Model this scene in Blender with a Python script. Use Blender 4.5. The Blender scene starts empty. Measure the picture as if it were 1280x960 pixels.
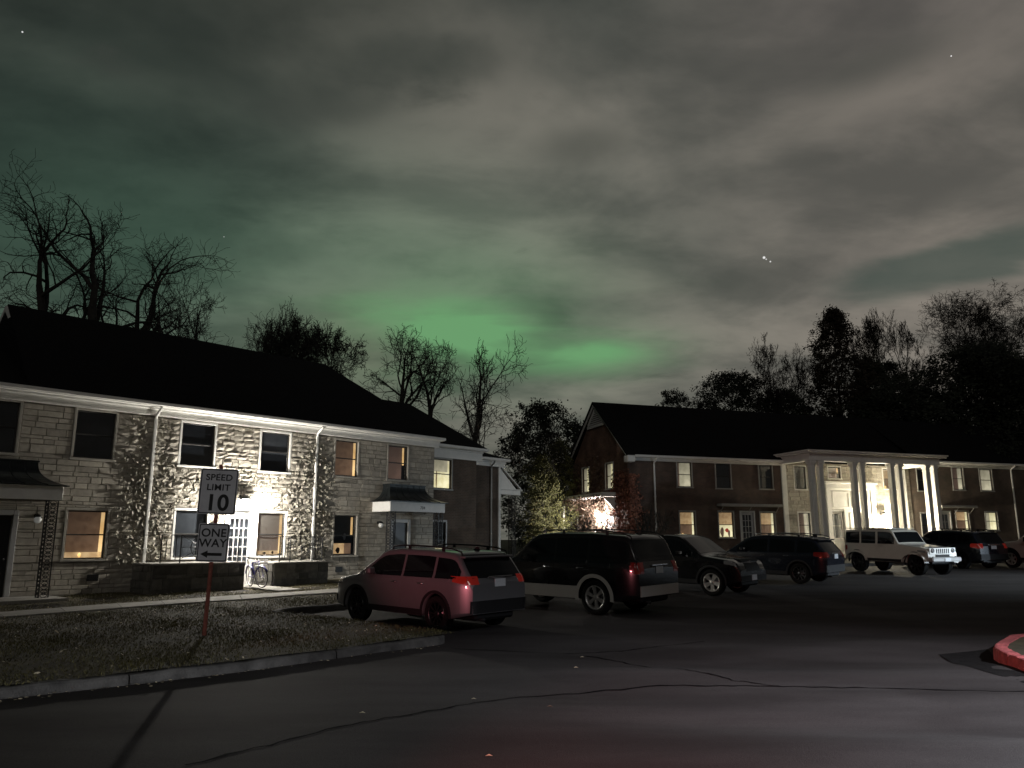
import bpy, math, random
from mathutils import Vector, Matrix
sc = bpy.context.scene
COL = sc.collection
PI = math.pi
rad = math.radians

# ------------------------------------------------------------------ helpers
class MB:
    """collects faces and links them as ONE mesh object"""
    def __init__(s): s.v = []; s.f = []; s.m = []; s.sm = []
    def add(s, vs, fs, mi=0, smooth=False):
        o = len(s.v); s.v += [tuple(p) for p in vs]
        for f in fs: s.f.append([o + i for i in f]); s.m.append(mi); s.sm.append(smooth)
    def quad(s, a, b, c, d, mi=0): s.add([a, b, c, d], [(0, 1, 2, 3)], mi)
    def box(s, x0, x1, y0, y1, z0, z1, mi=0):
        s.add([(x0,y0,z0),(x1,y0,z0),(x1,y1,z0),(x0,y1,z0),(x0,y0,z1),(x1,y0,z1),(x1,y1,z1),(x0,y1,z1)],
              [(3,2,1,0),(4,5,6,7),(0,1,5,4),(1,2,6,5),(2,3,7,6),(3,0,4,7)], mi)
    def bbox(s, x0, x1, y0, y1, z0, z1, b=.01, mi=0):
        """box with chamfered edges"""
        b = min(b, (x1-x0)*.45, (y1-y0)*.45, (z1-z0)*.45)
        vs = []; idx = {}
        for i, x in enumerate((x0, x1)):
            for j, y in enumerate((y0, y1)):
                for k, z in enumerate((z0, z1)):
                    sx, sy, sz = (1-2*i)*b, (1-2*j)*b, (1-2*k)*b
                    idx[i,j,k,0] = len(vs); vs.append((x, y+sy, z+sz))
                    idx[i,j,k,1] = len(vs); vs.append((x+sx, y, z+sz))
                    idx[i,j,k,2] = len(vs); vs.append((x+sx, y+sy, z))
        F = []
        for i in (0, 1): F.append([idx[i,0,0,0], idx[i,1,0,0], idx[i,1,1,0], idx[i,0,1,0]])
        for j in (0, 1): F.append([idx[0,j,0,1], idx[1,j,0,1], idx[1,j,1,1], idx[0,j,1,1]])
        for k in (0, 1): F.append([idx[0,0,k,2], idx[1,0,k,2], idx[1,1,k,2], idx[0,1,k,2]])
        for j in (0, 1):
            for k in (0, 1): F.append([idx[0,j,k,1], idx[1,j,k,1], idx[1,j,k,2], idx[0,j,k,2]])
        for i in (0, 1):
            for k in (0, 1): F.append([idx[i,0,k,0], idx[i,1,k,0], idx[i,1,k,2], idx[i,0,k,2]])
        for i in (0, 1):
            for j in (0, 1): F.append([idx[i,j,0,0], idx[i,j,1,0], idx[i,j,1,1], idx[i,j,0,1]])
        for i in (0, 1):
            for j in (0, 1):
                for k in (0, 1): F.append([idx[i,j,k,0], idx[i,j,k,1], idx[i,j,k,2]])
        c = Vector(((x0+x1)/2, (y0+y1)/2, (z0+z1)/2)); G = []
        for f in F:
            p = [Vector(vs[q]) for q in f]; n = (p[1]-p[0]).cross(p[2]-p[0]); m = sum(p, Vector())/len(p)
            G.append(f if n.dot(m-c) > 0 else f[::-1])
        s.add(vs, G, mi)
    def tube(s, pts, r, n=6, mi=0, cap=True, smooth=True):
        pts = [Vector(p) for p in pts]; R = r if isinstance(r, (list, tuple)) else [r]*len(pts)
        vs = []; fs = []; ref = None
        for i, p in enumerate(pts):
            t = (pts[min(i+1, len(pts)-1)] - pts[max(i-1, 0)])
            t = t.normalized() if t.length > 1e-9 else Vector((0,0,1))
            if ref is None: ref = Vector((0,0,1)) if abs(t.z) < .9 else Vector((1,0,0))
            a = ref - t*ref.dot(t)
            if a.length < 1e-4: a = t.orthogonal()
            a.normalize(); ref = a; b = t.cross(a)
            for k in range(n):
                g = 2*PI*k/n; vs.append(p + (a*math.cos(g)+b*math.sin(g))*R[i])
        for i in range(len(pts)-1):
            for k in range(n): fs.append((i*n+k, i*n+(k+1)%n, (i+1)*n+(k+1)%n, (i+1)*n+k))
        if cap and n > 2: fs.append(tuple(range(n-1, -1, -1))); fs.append(tuple(range((len(pts)-1)*n, len(pts)*n)))
        s.add(vs, fs, mi, smooth)
    def lathe(s, prof, c=(0,0,0), ax='y', n=24, mi=0, smooth=True, closed=False):
        """prof: (radius, along); ax axis of revolution"""
        vs = []; fs = []; m = len(prof)
        for k in range(n):
            g = 2*PI*k/n
            for (r, a) in prof:
                q = (r*math.cos(g), a, r*math.sin(g)) if ax == 'y' else (r*math.cos(g), r*math.sin(g), a)
                vs.append((c[0]+q[0], c[1]+q[1], c[2]+q[2]))
        for k in range(n):
            for i in range(m - (0 if closed else 1)):
                j = (i+1) % m
                f = (k*m+i, k*m+j, ((k+1)%n)*m+j, ((k+1)%n)*m+i)
                fs.append(f if ax == 'z' else f[::-1])
        s.add(vs, fs, mi, smooth)
    def sphere(s, c, r, n=12, mi=0, sq=1):
        s.lathe([(max(1e-4, r*math.sin(PI*i/8)), -r*sq*math.cos(PI*i/8)) for i in range(9)], c, 'z', n, mi)
    def prism(s, poly, h, axis='y', o=0, mi=0):
        """extrude polygon (a,b) by h: axis y -> (a,o..o+h,b); z -> (a,b,o..o+h)"""
        n = len(poly)
        P = (lambda p, t: (p[0], t, p[1])) if axis == 'y' else ((lambda p, t: (p[0], p[1], t)) if axis == 'z' else (lambda p, t: (t, p[0], p[1])))
        vs = [P(p, o) for p in poly] + [P(p, o+h) for p in poly]
        fs = [tuple(range(n)), tuple(range(2*n-1, n-1, -1))] + [(i, i+n, (i+1)%n+n, (i+1)%n) for i in range(n)]
        s.add(vs, fs, mi)
    def mesh(s, name, mats):
        me = bpy.data.meshes.new(name); me.from_pydata(s.v, [], s.f)
        for m in (mats if isinstance(mats, (list, tuple)) else [mats]): me.materials.append(m)
        me.polygons.foreach_set('material_index', s.m); me.polygons.foreach_set('use_smooth', s.sm)
        me.update(); return me
    def build(s, name, mats, parent=None, loc=None, fix=False):
        me = s.mesh(name, mats)
        if fix:
            import bmesh
            bm = bmesh.new(); bm.from_mesh(me); bmesh.ops.recalc_face_normals(bm, faces=bm.faces); bm.to_mesh(me); bm.free()
        return link(name, me, parent, loc)

def link(name, me, parent=None, loc=None):
    o = bpy.data.objects.new(name, me); COL.objects.link(o)
    if parent: o.parent = parent
    if loc is not None: o.location = loc
    return o
def thing(name, label, cat, loc=(0,0,0), rz=0, group=None):
    o = bpy.data.objects.new(name, None); COL.objects.link(o); o.location = loc; o.rotation_euler = (0,0,rz)
    o.empty_display_size = .3
    return tag(o, label, cat, group)
def tag(o, label=None, cat=None, group=None, kind=None):
    if label: o['label'] = label
    if cat: o['category'] = cat
    if group: o['group'] = group
    if kind: o['kind'] = kind
    return o

# ------------------------------------------------------------------ materials
def mat(name, col, rough=.6, metal=0, coat=0, spec=.5, var=0, vscale=4, bump=0, bscale=30, island=0, col2=None, emit=None, estr=0, stretch=(1,1,1), detail=4):
    m = bpy.data.materials.new(name); m.use_nodes = True; nt = m.node_tree; N = nt.nodes; L = nt.links
    b = N['Principled BSDF']; c = tuple(col) + (1,)
    b.inputs['Base Color'].default_value = c; b.inputs['Roughness'].default_value = rough
    b.inputs['Metallic'].default_value = metal; b.inputs['Coat Weight'].default_value = coat; b.inputs['Coat Roughness'].default_value = .06
    b.inputs['Specular IOR Level'].default_value = spec
    tc = N.new('ShaderNodeTexCoord'); mp = N.new('ShaderNodeMapping'); mp.inputs['Scale'].default_value = stretch
    L.new(tc.outputs['Object'], mp.inputs['Vector'])
    out = None
    if var or col2:
        nz = N.new('ShaderNodeTexNoise'); nz.inputs['Scale'].default_value = vscale; nz.inputs['Detail'].default_value = detail
        nz.inputs['Roughness'].default_value = .65
        L.new(mp.outputs[0], nz.inputs['Vector'])
        cr = N.new('ShaderNodeValToRGB'); cr.color_ramp.elements[0].position = .3; cr.color_ramp.elements[1].position = .7
        v = var or .3; c2 = col2 or tuple(min(1, x*(1+v)) for x in col)
        cr.color_ramp.elements[0].color = tuple(x*(1-v) for x in col) + (1,); cr.color_ramp.elements[1].color = tuple(c2) + (1,)
        L.new(nz.outputs['Fac'], cr.inputs['Fac']); out = cr.outputs[0]
    if island:
        g = N.new('ShaderNodeNewGeometry'); mr = N.new('ShaderNodeMapRange')
        mr.inputs['To Min'].default_value = 1-island; mr.inputs['To Max'].default_value = 1+island
        L.new(g.outputs['Random Per Island'], mr.inputs['Value'])
        hs = N.new('ShaderNodeHueSaturation'); L.new(mr.outputs[0], hs.inputs['Value'])
        if out: L.new(out, hs.inputs['Color'])
        else: hs.inputs['Color'].default_value = c
        out = hs.outputs[0]
    if out: L.new(out, b.inputs['Base Color'])
    if bump:
        n2 = N.new('ShaderNodeTexNoise'); n2.inputs['Scale'].default_value = bscale; n2.inputs['Detail'].default_value = 6
        L.new(mp.outputs[0], n2.inputs['Vector'])
        bp = N.new('ShaderNodeBump'); bp.inputs['Strength'].default_value = bump; bp.inputs['Distance'].default_value = .02
        L.new(n2.outputs['Fac'], bp.inputs['Height']); L.new(bp.outputs[0], b.inputs['Normal'])
    if emit:
        b.inputs['Emission Color'].default_value = tuple(emit) + (1,); b.inputs['Emission Strength'].default_value = estr
    return m

def glow(name, c0, c1, scale=6, strength=1, stretch=(1,1,1)):
    """back-lit cloth: emission that varies softly over the surface"""
    m = bpy.data.materials.new(name); m.use_nodes = True; nt = m.node_tree; N = nt.nodes; L = nt.links
    b = N['Principled BSDF']; b.inputs['Base Color'].default_value = (.3,.25,.2,1); b.inputs['Roughness'].default_value = .9
    tc = N.new('ShaderNodeTexCoord'); mp = N.new('ShaderNodeMapping'); mp.inputs['Scale'].default_value = stretch
    L.new(tc.outputs['Object'], mp.inputs['Vector'])
    nz = N.new('ShaderNodeTexNoise'); nz.inputs['Scale'].default_value = scale; nz.inputs['Detail'].default_value = 3
    L.new(mp.outputs[0], nz.inputs['Vector'])
    cr = N.new('ShaderNodeValToRGB'); cr.color_ramp.elements[0].position = .35; cr.color_ramp.elements[1].position = .65
    cr.color_ramp.elements[0].color = tuple(c0)+(1,); cr.color_ramp.elements[1].color = tuple(c1)+(1,)
    L.new(nz.outputs['Fac'], cr.inputs['Fac']); L.new(cr.outputs[0], b.inputs['Emission Color'])
    sp = N.new('ShaderNodeSeparateXYZ'); L.new(tc.outputs['Object'], sp.inputs[0])
    m1 = N.new('ShaderNodeMapRange'); m1.interpolation_type = 'SMOOTHSTEP'
    for i, q in enumerate((0, 1.45, 1.25, .62)): m1.inputs[i+1].default_value = q
    L.new(sp.outputs[2], m1.inputs[0])
    m2 = N.new('ShaderNodeMapRange')
    for i, q in enumerate((0, 1.1, .78, 1.18)): m2.inputs[i+1].default_value = q
    L.new(sp.outputs[0], m2.inputs[0])
    m3 = N.new('ShaderNodeMath'); m3.operation = 'MULTIPLY'; L.new(m1.outputs[0], m3.inputs[0]); L.new(m2.outputs[0], m3.inputs[1])
    m4 = N.new('ShaderNodeMath'); m4.operation = 'MULTIPLY'; L.new(m3.outputs[0], m4.inputs[0]); m4.inputs[1].default_value = strength; L.new(m4.outputs[0], b.inputs['Emission Strength'])
    return m

def brickmat(name, c1, c2, mortar, horiz, bump=.5):
    m = bpy.data.materials.new(name); m.use_nodes = True; nt = m.node_tree; N = nt.nodes; L = nt.links
    b = N['Principled BSDF']; b.inputs['Roughness'].default_value = .9
    tc = N.new('ShaderNodeTexCoord'); sp = N.new('ShaderNodeSeparateXYZ'); cb = N.new('ShaderNodeCombineXYZ')
    L.new(tc.outputs['Object'], sp.inputs[0]); L.new(sp.outputs[horiz], cb.inputs[0]); L.new(sp.outputs[2], cb.inputs[1])
    br = N.new('ShaderNodeTexBrick'); br.inputs['Scale'].default_value = 1; br.inputs['Brick Width'].default_value = .21
    br.inputs['Row Height'].default_value = .072; br.inputs['Mortar Size'].default_value = .009; br.inputs['Mortar Smooth'].default_value = .2
    br.inputs['Color1'].default_value = tuple(c1)+(1,); br.inputs['Color2'].default_value = tuple(c2)+(1,); br.inputs['Mortar'].default_value = tuple(mortar)+(1,)
    L.new(cb.outputs[0], br.inputs['Vector'])
    nz = N.new('ShaderNodeTexNoise'); nz.inputs['Scale'].default_value = 1.1; nz.inputs['Detail'].default_value = 6; L.new(tc.outputs['Object'], nz.inputs['Vector'])
    mr = N.new('ShaderNodeMapRange'); mr.inputs['From Min'].default_value = .3; mr.inputs['From Max'].default_value = .7; mr.inputs['To Min'].default_value = .6; mr.inputs['To Max'].default_value = 1.25
    L.new(nz.outputs['Fac'], mr.inputs['Value'])
    hs = N.new('ShaderNodeHueSaturation'); L.new(br.outputs['Color'], hs.inputs['Color']); L.new(mr.outputs[0], hs.inputs['Value']); L.new(hs.outputs[0], b.inputs['Base Color'])
    bp = N.new('ShaderNodeBump'); bp.inputs['Strength'].default_value = bump; bp.inputs['Distance'].default_value = .012; bp.invert = True
    L.new(br.outputs['Fac'], bp.inputs['Height']); L.new(bp.outputs[0], b.inputs['Normal'])
    return m

def glassmat(name, tint=(.75,.8,.85), refl=.10):
    m = bpy.data.materials.new(name); m.use_nodes = True; nt = m.node_tree; N = nt.nodes; L = nt.links
    N.remove(N['Principled BSDF']); o = N['Material Output']
    t = N.new('ShaderNodeBsdfTransparent'); t.inputs[0].default_value = tuple(tint)+(1,)
    g = N.new('ShaderNodeBsdfGlossy'); g.inputs['Roughness'].default_value = .03; g.inputs['Color'].default_value = (.9,.9,.9,1)
    lw = N.new('ShaderNodeLayerWeight'); lw.inputs['Blend'].default_value = .35
    mr = N.new('ShaderNodeMapRange'); mr.inputs['To Min'].default_value = refl; mr.inputs['To Max'].default_value = .75
    L.new(lw.outputs['Fresnel'], mr.inputs['Value'])
    mx = N.new('ShaderNodeMixShader'); L.new(mr.outputs[0], mx.inputs[0]); L.new(t.outputs[0], mx.inputs[1]); L.new(g.outputs[0], mx.inputs[2])
    L.new(mx.outputs[0], o.inputs['Surface']); return m

M = dict(
    stone=mat('limestone', (.37,.34,.29), .9, var=.2, vscale=5, bump=.6, bscale=40, island=.16),
    stone_base=mat('limestone_mortar', (.24,.22,.19), .95, var=.2, vscale=9, bump=.4),
    trimstone=mat('stone_trim', (.36,.34,.30), .85, var=.12, vscale=5, bump=.3),
    porchglow=mat('pale_glow_panel', (.27,.215,.165), .85, var=.2, vscale=3, bump=.3),
    darkstone=mat('terrace_stone', (.085,.08,.07), .92, var=.35, vscale=4, bump=.6, island=.45),
    white=mat('white_paint', (.74,.73,.70), .5, var=.07, vscale=3, bump=.06, bscale=12),
    greypaint=mat('grey_paint', (.42,.42,.42), .5, var=.1, vscale=4),
    frame=mat('window_frame_paint', (.30,.295,.28), .55, var=.1, vscale=6),
    sash=mat('sash_paint', (.028,.027,.026), .5, var=.1),
    roof=mat('roof_shingle', (.009,.009,.010), .95, spec=.1, var=.4, vscale=14, bump=.8, bscale=25),
    copper=mat('canopy_metal', (.030,.036,.038), .35, metal=.5, var=.25, vscale=3),
    iron=mat('wrought_iron', (.012,.012,.013), .45, var=.3, vscale=10),
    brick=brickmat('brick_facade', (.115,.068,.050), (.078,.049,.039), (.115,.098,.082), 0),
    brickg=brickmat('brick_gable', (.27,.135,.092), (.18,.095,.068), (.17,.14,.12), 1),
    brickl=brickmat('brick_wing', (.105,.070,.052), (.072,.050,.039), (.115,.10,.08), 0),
    dark=mat('dark_interior', (.018,.021,.028), .8, var=.3, vscale=2),
    greyblind=mat('grey_blind', (.20,.20,.21), .8, var=.12, vscale=4),
    pane=glassmat('window_glass'),
    tan=glow('tan_blind', (.15,.080,.045), (.25,.14,.078), 5, .58),
    tan_dim=glow('brown_blind', (.085,.047,.033), (.12,.066,.045), 3, .8),
    cream=glow('cream_room', (.85,.72,.36), (1.05,.92,.55), 4, 1.0),
    cream_dim=glow('cream_blind', (.42,.37,.24), (.62,.54,.36), 3, .9),
    warm=glow('warm_room', (.62,.36,.16), (.95,.62,.3), 5, .72),
    strip=glow('curtain_gap', (.9,.50,.17), (1.2,.75,.32), 2, 1.0),
    lampspot=glow('table_lamp_glow', (1.2,.6,.15), (1.6,1.1,.5), 9, 1.3),
    silh=mat('window_item', (.03,.02,.015), .8),
    redthing=mat('red_ornament', (.4,.04,.03), .6, emit=(.6,.08,.05), estr=.5),
    doorwhite=mat('white_door', (.72,.71,.69), .45, var=.05, vscale=4),
    blackdoor=mat('black_door', (.006,.006,.007), .4, var=.2),
    bulb=mat('lit_globe', (1,1,1), .4, emit=(1,.96,.88), estr=60),
    bulbw=mat('lit_globe_warm', (1,1,1), .4, emit=(1,.9,.68), estr=60),
    unlit=mat('unlit_glass_glow', (.55,.55,.53), .25, emit=(.8,.8,.75), estr=.10),  # lamp is off; faint emission stands in for glints on the globe
    steel=mat('galvanised_steel', (.42,.42,.42), .45, metal=.6, var=.2, vscale=20),
    postred=mat('red_lit_post', (.40,.12,.09), .6, var=.35, vscale=14),  # red tail-light glow on the post painted into its colour
    signwhite=mat('sign_white', (.42,.42,.43), .4, var=.14, vscale=4, emit=(.7,.7,.76), estr=.04),  # faint emission stands in for light the plate reflects back
    signblack=mat('sign_black', (.012,.012,.013), .5),
    asphalt=None, concrete=mat('concrete', (.23,.22,.20), .9, var=.22, vscale=2.2, bump=.5, bscale=60),
    kerbc=mat('kerb_concrete', (.068,.064,.060), .95, var=.5, vscale=3.5, bump=.6, bscale=40),
    kerbred=mat('red_lit_kerb', (.38,.085,.085), .92, var=.5, vscale=6, bump=.8, bscale=30),  # red glow on the kerb painted into the concrete colour
    tar=mat('tar_seal', (.0035,.0035,.004), .95, spec=.05, var=.3, vscale=8, bump=.3),
    soil=mat('lawn_soil', (.048,.040,.018), .95, var=.45, vscale=1.6, bump=.9, bscale=14),
    grass=mat('grass_blade', (.078,.068,.022), .85, island=.5, var=.3, vscale=1.3),
    leaf=mat('dry_leaf', (.42,.36,.25), .8, island=.7),
    bark=mat('bark', (.030,.026,.021), .95, var=.4, vscale=6, bump=.8, bscale=14),
    twig=mat('twig', (.028,.025,.020), .95),
    ever=mat('evergreen_foliage', (.018,.024,.013), .8, island=.5),
    olive=mat('olive_foliage', (.125,.125,.045), .75, island=.6),
    rust=mat('brown_conifer_foliage', (.030,.024,.014), .85, island=.5),
    ivy=mat('ivy_leaf', (.25,.235,.19), .75, island=.45),
    ivyred=mat('red_ivy_leaf', (.30,.12,.075), .7, island=.6),
    ivybrown=mat('brown_ivy_leaf', (.17,.11,.08), .75, island=.6),
    tyre=mat('tyre_rubber', (.006,.006,.006), .9, spec=.2, var=.2, vscale=20),
    rim_dark=mat('dark_rim', (.05,.05,.052), .3, metal=.9),
    rim=mat('alloy_rim', (.62,.61,.58), .3, metal=.75, var=.1, vscale=9),
    carglass=mat('car_glass', (.004,.005,.006), .05, spec=.6),
    chrome=mat('chrome', (.6,.6,.62), .12, metal=1),
    plastic=mat('black_plastic', (.006,.006,.007), .6, spec=.3),
    lens=mat('clear_lens', (.5,.5,.5), .08, metal=.7),
    redlens=mat('red_lens', (.09,.004,.004), .12, coat=1, emit=(1,.05,.03), estr=.015),  # trace of emission for light caught by the lens
    redglow=mat('red_lens_glow', (.2,.008,.006), .12, coat=1, emit=(1,.06,.035), estr=.07),  # lamp is off; emission stands in for light the reflector throws back
    plate=mat('plate_white', (.55,.57,.6), .4, var=.15, vscale=30),
    silver=mat('silver_paint', (.16,.16,.17), .34, metal=.45, coat=1, var=.05, vscale=2),
    blackpaint=mat('black_paint', (.005,.005,.006), .18, coat=1),
    bluepaint=mat('dark_blue_paint', (.006,.008,.014), .18, coat=1),
    greytrim=mat('two_tone_grey', (.40,.38,.35), .35, coat=.6),
    jeepwhite=mat('white_car_paint', (.50,.47,.42), .3, coat=.8, var=.05),
    greenpaint=mat('hard_top_paint', (.42,.42,.36), .3, coat=.8),  # pale greenish paint of the hard top
    bikeblue=mat('bike_blue_paint', (.10,.09,.34), .35, coat=.5),
    bikewhite=mat('bike_light_metal', (.65,.63,.66), .35, metal=.3),
)

# asphalt: patches stretched like shadow streaks, tail-light red put into the colour, fine aggregate
def asphalt():
    m = bpy.data.materials.new('asphalt'); m.use_nodes = True; nt = m.node_tree; N = nt.nodes; L = nt.links
    b = N['Principled BSDF']; b.inputs['Roughness'].default_value = .85; b.inputs['Specular IOR Level'].default_value = .15
    tc = N.new('ShaderNodeTexCoord'); mp = N.new('ShaderNodeMapping'); mp.inputs['Rotation'].default_value = (0,0,rad(-8)); mp.inputs['Scale'].default_value = (.16,.5,1)
    L.new(tc.outputs['Object'], mp.inputs['Vector'])
    n1 = N.new('ShaderNodeTexNoise'); n1.inputs['Scale'].default_value = 1.0; n1.inputs['Detail'].default_value = 7; n1.inputs['Roughness'].default_value = .6
    L.new(mp.outputs[0], n1.inputs['Vector'])
    cr = N.new('ShaderNodeValToRGB'); e = cr.color_ramp.elements; e[0].position = .36; e[0].color = (.022,.019,.0185,1); e[1].position = .66; e[1].color = (.052,.047,.046,1)
    L.new(n1.outputs['Fac'], cr.inputs['Fac'])
    n2 = N.new('ShaderNodeTexNoise'); n2.inputs['Scale'].default_value = 90; n2.inputs['Detail'].default_value = 3; L.new(tc.outputs['Object'], n2.inputs['Vector'])
    mr = N.new('ShaderNodeMapRange'); mr.inputs['To Min'].default_value = .2; mr.inputs['To Max'].default_value = 1.8; L.new(n2.outputs['Fac'], mr.inputs['Value'])
    hs = N.new('ShaderNodeHueSaturation'); L.new(cr.outputs[0], hs.inputs['Color']); L.new(mr.outputs[0], hs.inputs['Value']); L.new(hs.outputs[0], b.inputs['Base Color'])
    bp = N.new('ShaderNodeBump'); bp.inputs['Strength'].default_value = .5; bp.inputs['Distance'].default_value = .008
    L.new(n2.outputs['Fac'], bp.inputs['Height']); L.new(bp.outputs[0], b.inputs['Normal'])
    return m
M['asphalt'] = asphalt()

# ------------------------------------------------------------------ ground form
def zg(y):
    t = (min(y, 70) - 14)/3.0
    return .066*(math.log1p(math.exp(t)) if t < 30 else t)
BL, BR = 42.5, 71.0                       # bearings of the two facades
AL = Vector((-11.614, 25.376, 0)); CR = Vector((6.62, 45.0, 0))
DL = Vector((math.sin(rad(BL)), math.cos(rad(BL)), 0)); NL = Vector((math.cos(rad(BL)), -math.sin(rad(BL)), 0))
DR = Vector((math.sin(rad(BR)), math.cos(rad(BR)), 0)); NR = Vector((math.cos(rad(BR)), -math.sin(rad(BR)), 0))
def wl(u, v, z=0): p = AL + DL*u + NL*v; return Vector((p.x, p.y, z))      # left frame -> world
def wr(u, v, z=0): p = CR + DR*u + NR*v; return Vector((p.x, p.y, z))
def uvl(x, y): d = Vector((x, y, 0)) - AL; return d.dot(DL), d.dot(NL)

# ------------------------------------------------------------------ ground, road, lawn
def grid(name, xs, ys, zf, m, kind='structure', pf=None):
    mb = MB(); n = len(ys)
    vs = []
    for x in xs:
        for y in ys:
            p = pf(x, y) if pf else Vector((x, y, 0)); vs.append((p.x, p.y, zf(p.x, p.y, x, y)))
    fs = [(i*n+j, (i+1)*n+j, (i+1)*n+j+1, i*n+j+1) for i in range(len(xs)-1) for j in range(n-1)]
    mb.add(vs, fs, 0, True); o = mb.build(name, m); tag(o, kind=kind)
    if o.data.polygons[0].normal.z < 0: o.data.flip_normals()
    return o
def lin(a, b, n): return [a+(b-a)*i/(n-1) for i in range(n)]
far = [-900,-400,-200,-100,-70] + lin(-50, 50, 21) + [70,100,200,400,900]
fary = [-300,-100,-40,-20] + lin(-10, 70, 33) + [100,200,400,900]
grid('ground', far, fary, lambda x, y, a, b: zg(y)-.06, M['soil'])
def road_z(x, y, a=0, b=0):
    w = 1/(1+math.exp((y-15.5)*1.6))
    und = .032*math.sin(1.7*y+.30*x+1.1*math.sin(.45*x)) + .020*math.sin(2.9*y-.45*x+1.3+.9*math.sin(.6*x+.4*y)) + .007*math.sin(5.3*y+.7*x+2)
    return zg(y) + w*und*max(0, min(1, (x+3)/5))
grid('road', lin(-50, 60, 221), lin(-8, 60, 341), road_z, M['asphalt'])

def kerb_v(u):                             # kerb line of the lawn in the left frame
    if u < -4.9: return 15.1 - .09*max(0, -4.9-u) - .012*max(0, -4.9-u)**2
    return 15.1
BAYU, HEADV = -.72, 8.9
def lawn_z(x, y, u=0, v=0):
    u, v = uvl(x, y); h = .14*max(0, min(1, (v-3)/8))
    return zg(y) + h + .012*math.sin(2.3*x+1.1*y)*math.sin(1.7*y-.6*x) + .004
def in_lawn(u, v):
    if u < BAYU: return v < kerb_v(u)-.1
    return v < HEADV-.1
us = lin(-24, BAYU-.1, 60)
mb = MB(); vs = []; nv = 50
for u in us:
    for j in range(nv):
        v = -.5 + (kerb_v(u)-.1+.5)*j/(nv-1); p = wl(u, v); vs.append((p.x, p.y, lawn_z(p.x, p.y)))
fs = [(i*nv+j, (i+1)*nv+j, (i+1)*nv+j+1, i*nv+j+1) for i in range(len(us)-1) for j in range(nv-1)]
mb.add(vs, fs, 0, True); vs = []; us2 = lin(BAYU-.1, 26, 60); nv = 24
for u in us2:
    for j in range(nv):
        v = -.5 + (HEADV-.1+.5)*j/(nv-1); p = wl(u, v); vs.append((p.x, p.y, lawn_z(p.x, p.y)))
fs = [(i*nv+j, (i+1)*nv+j, (i+1)*nv+j+1, i*nv+j+1) for i in range(len(us2)-1) for j in range(nv-1)]
mb.add(vs, fs, 0, True)
o = mb.build('lawn', M['soil']); tag(o, kind='structure')
if o.data.polygons[0].normal.z < 0: o.data.flip_normals()
# lawn strip before the right building
def rl_z(x, y, a=0, b=0): return zg(y) + .10
o = grid('lawn', lin(-14, 45, 60), lin(-.5, 8.6, 14), lambda x, y, a, b: rl_z(x, y), M['soil'], pf=lambda u, v: wr(u, v))

# kerbs
def kerb(name, path, m, w=.17, h=.13, closed=False, seg=3.0, side=1, gap=.012, hf=None):
    """path: world xy points, dense; kerb body to the left (side=1) of the travel direction"""
    mb = MB(); n = len(path); acc = 0; start = True; ring_prev = None
    for i in range(n):
        p = Vector((path[i][0], path[i][1], 0)); a = Vector((*path[max(i-1,0)][:2], 0)); b = Vector((*path[min(i+1,n-1)][:2], 0))
        t = (b-a).normalized(); nn = Vector((-t.y, t.x, 0))*side
        z = zg(p.y); hh = h - .012*math.sin(i*1.7)*math.sin(i*.6)
        prof = [(0,-.08),(0.012,hh-.035),(.035,hh-.008),(.06,hh),(w,hh),(w,-.08)]
        ring = [(p.x+nn.x*q, p.y+nn.y*q, z+zz) for q, zz in prof]
        if ring_prev:
            acc += (Vector(path[i][:2]) - Vector(path[i-1][:2])).length
            mb.add(ring_prev+ring, [(k, k+1, k+7, k+6) for k in range(5)] , 0, False)
            if acc > seg:
                acc = 0
                mb.add(ring, [tuple(range(6))]); ring = [(q[0]+t.x*gap*1.6, q[1]+t.y*gap*1.6, q[2]-.006*random.random()) for q in ring]
                mb.add(ring, [tuple(range(6))])
        else: mb.add(ring, [tuple(range(6))])
        ring_prev = ring
    mb.add(ring_prev, [tuple(range(6))])
    o = mb.build(name, m, fix=True); return tag(o, kind='structure')
random.seed(5)
path = [tuple(wl(u, kerb_v(u)).xy) for u in lin(-24, BAYU-.55, 90)]
cx, cy = BAYU-.55, 15.1-.55
path += [tuple(wl(cx+.55*math.sin(a), cy+.55*math.cos(a)).xy) for a in lin(.15, PI/2, 8)]
path += [tuple(wl(BAYU, v).xy) for v in lin(14.3, HEADV+.3, 18)]
path += [tuple(wl(u, HEADV).xy) for u in lin(BAYU+.3, 26, 70)]
kerb('kerb', path, M['kerbc'], side=1)
kerb('kerb', [tuple(wr(u, 8.6).xy) for u in lin(-14, 45, 90)], M['kerbc'], side=1)
# island on the right with tail-light red put into its kerb colour
isl = [(12,16.2),(10.2,15.4),(8.6,14.2),(7.9,13.4),(7.55,12.9),(7.36,12.45),(7.25,12.0),(7.14,11.5),(7.02,10.8),(6.95,10),(7.0,9),(7.2,8),(7.6,6.5),(8.3,5)]
dense = []
for a, b in zip(isl, isl[1:]):
    for k in range(4): dense.append((a[0]+(b[0]-a[0])*k/4, a[1]+(b[1]-a[1])*k/4))
dense.append(isl[-1])
kerb('kerb', dense, M['kerbred'], side=1, h=.17, w=.2)
mb = MB(); mb.add([(x+.12, y-.02, zg(y)+.15) for x, y in isl] + [(16, 5, .15), (16, 16.2, .15+zg(16.2))], [tuple(range(len(isl)+2))]); o = mb.build('traffic_island', M['soil']); tag(o, kind='structure')
if o.data.polygons[0].normal.z < 0: o.data.flip_normals()

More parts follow.
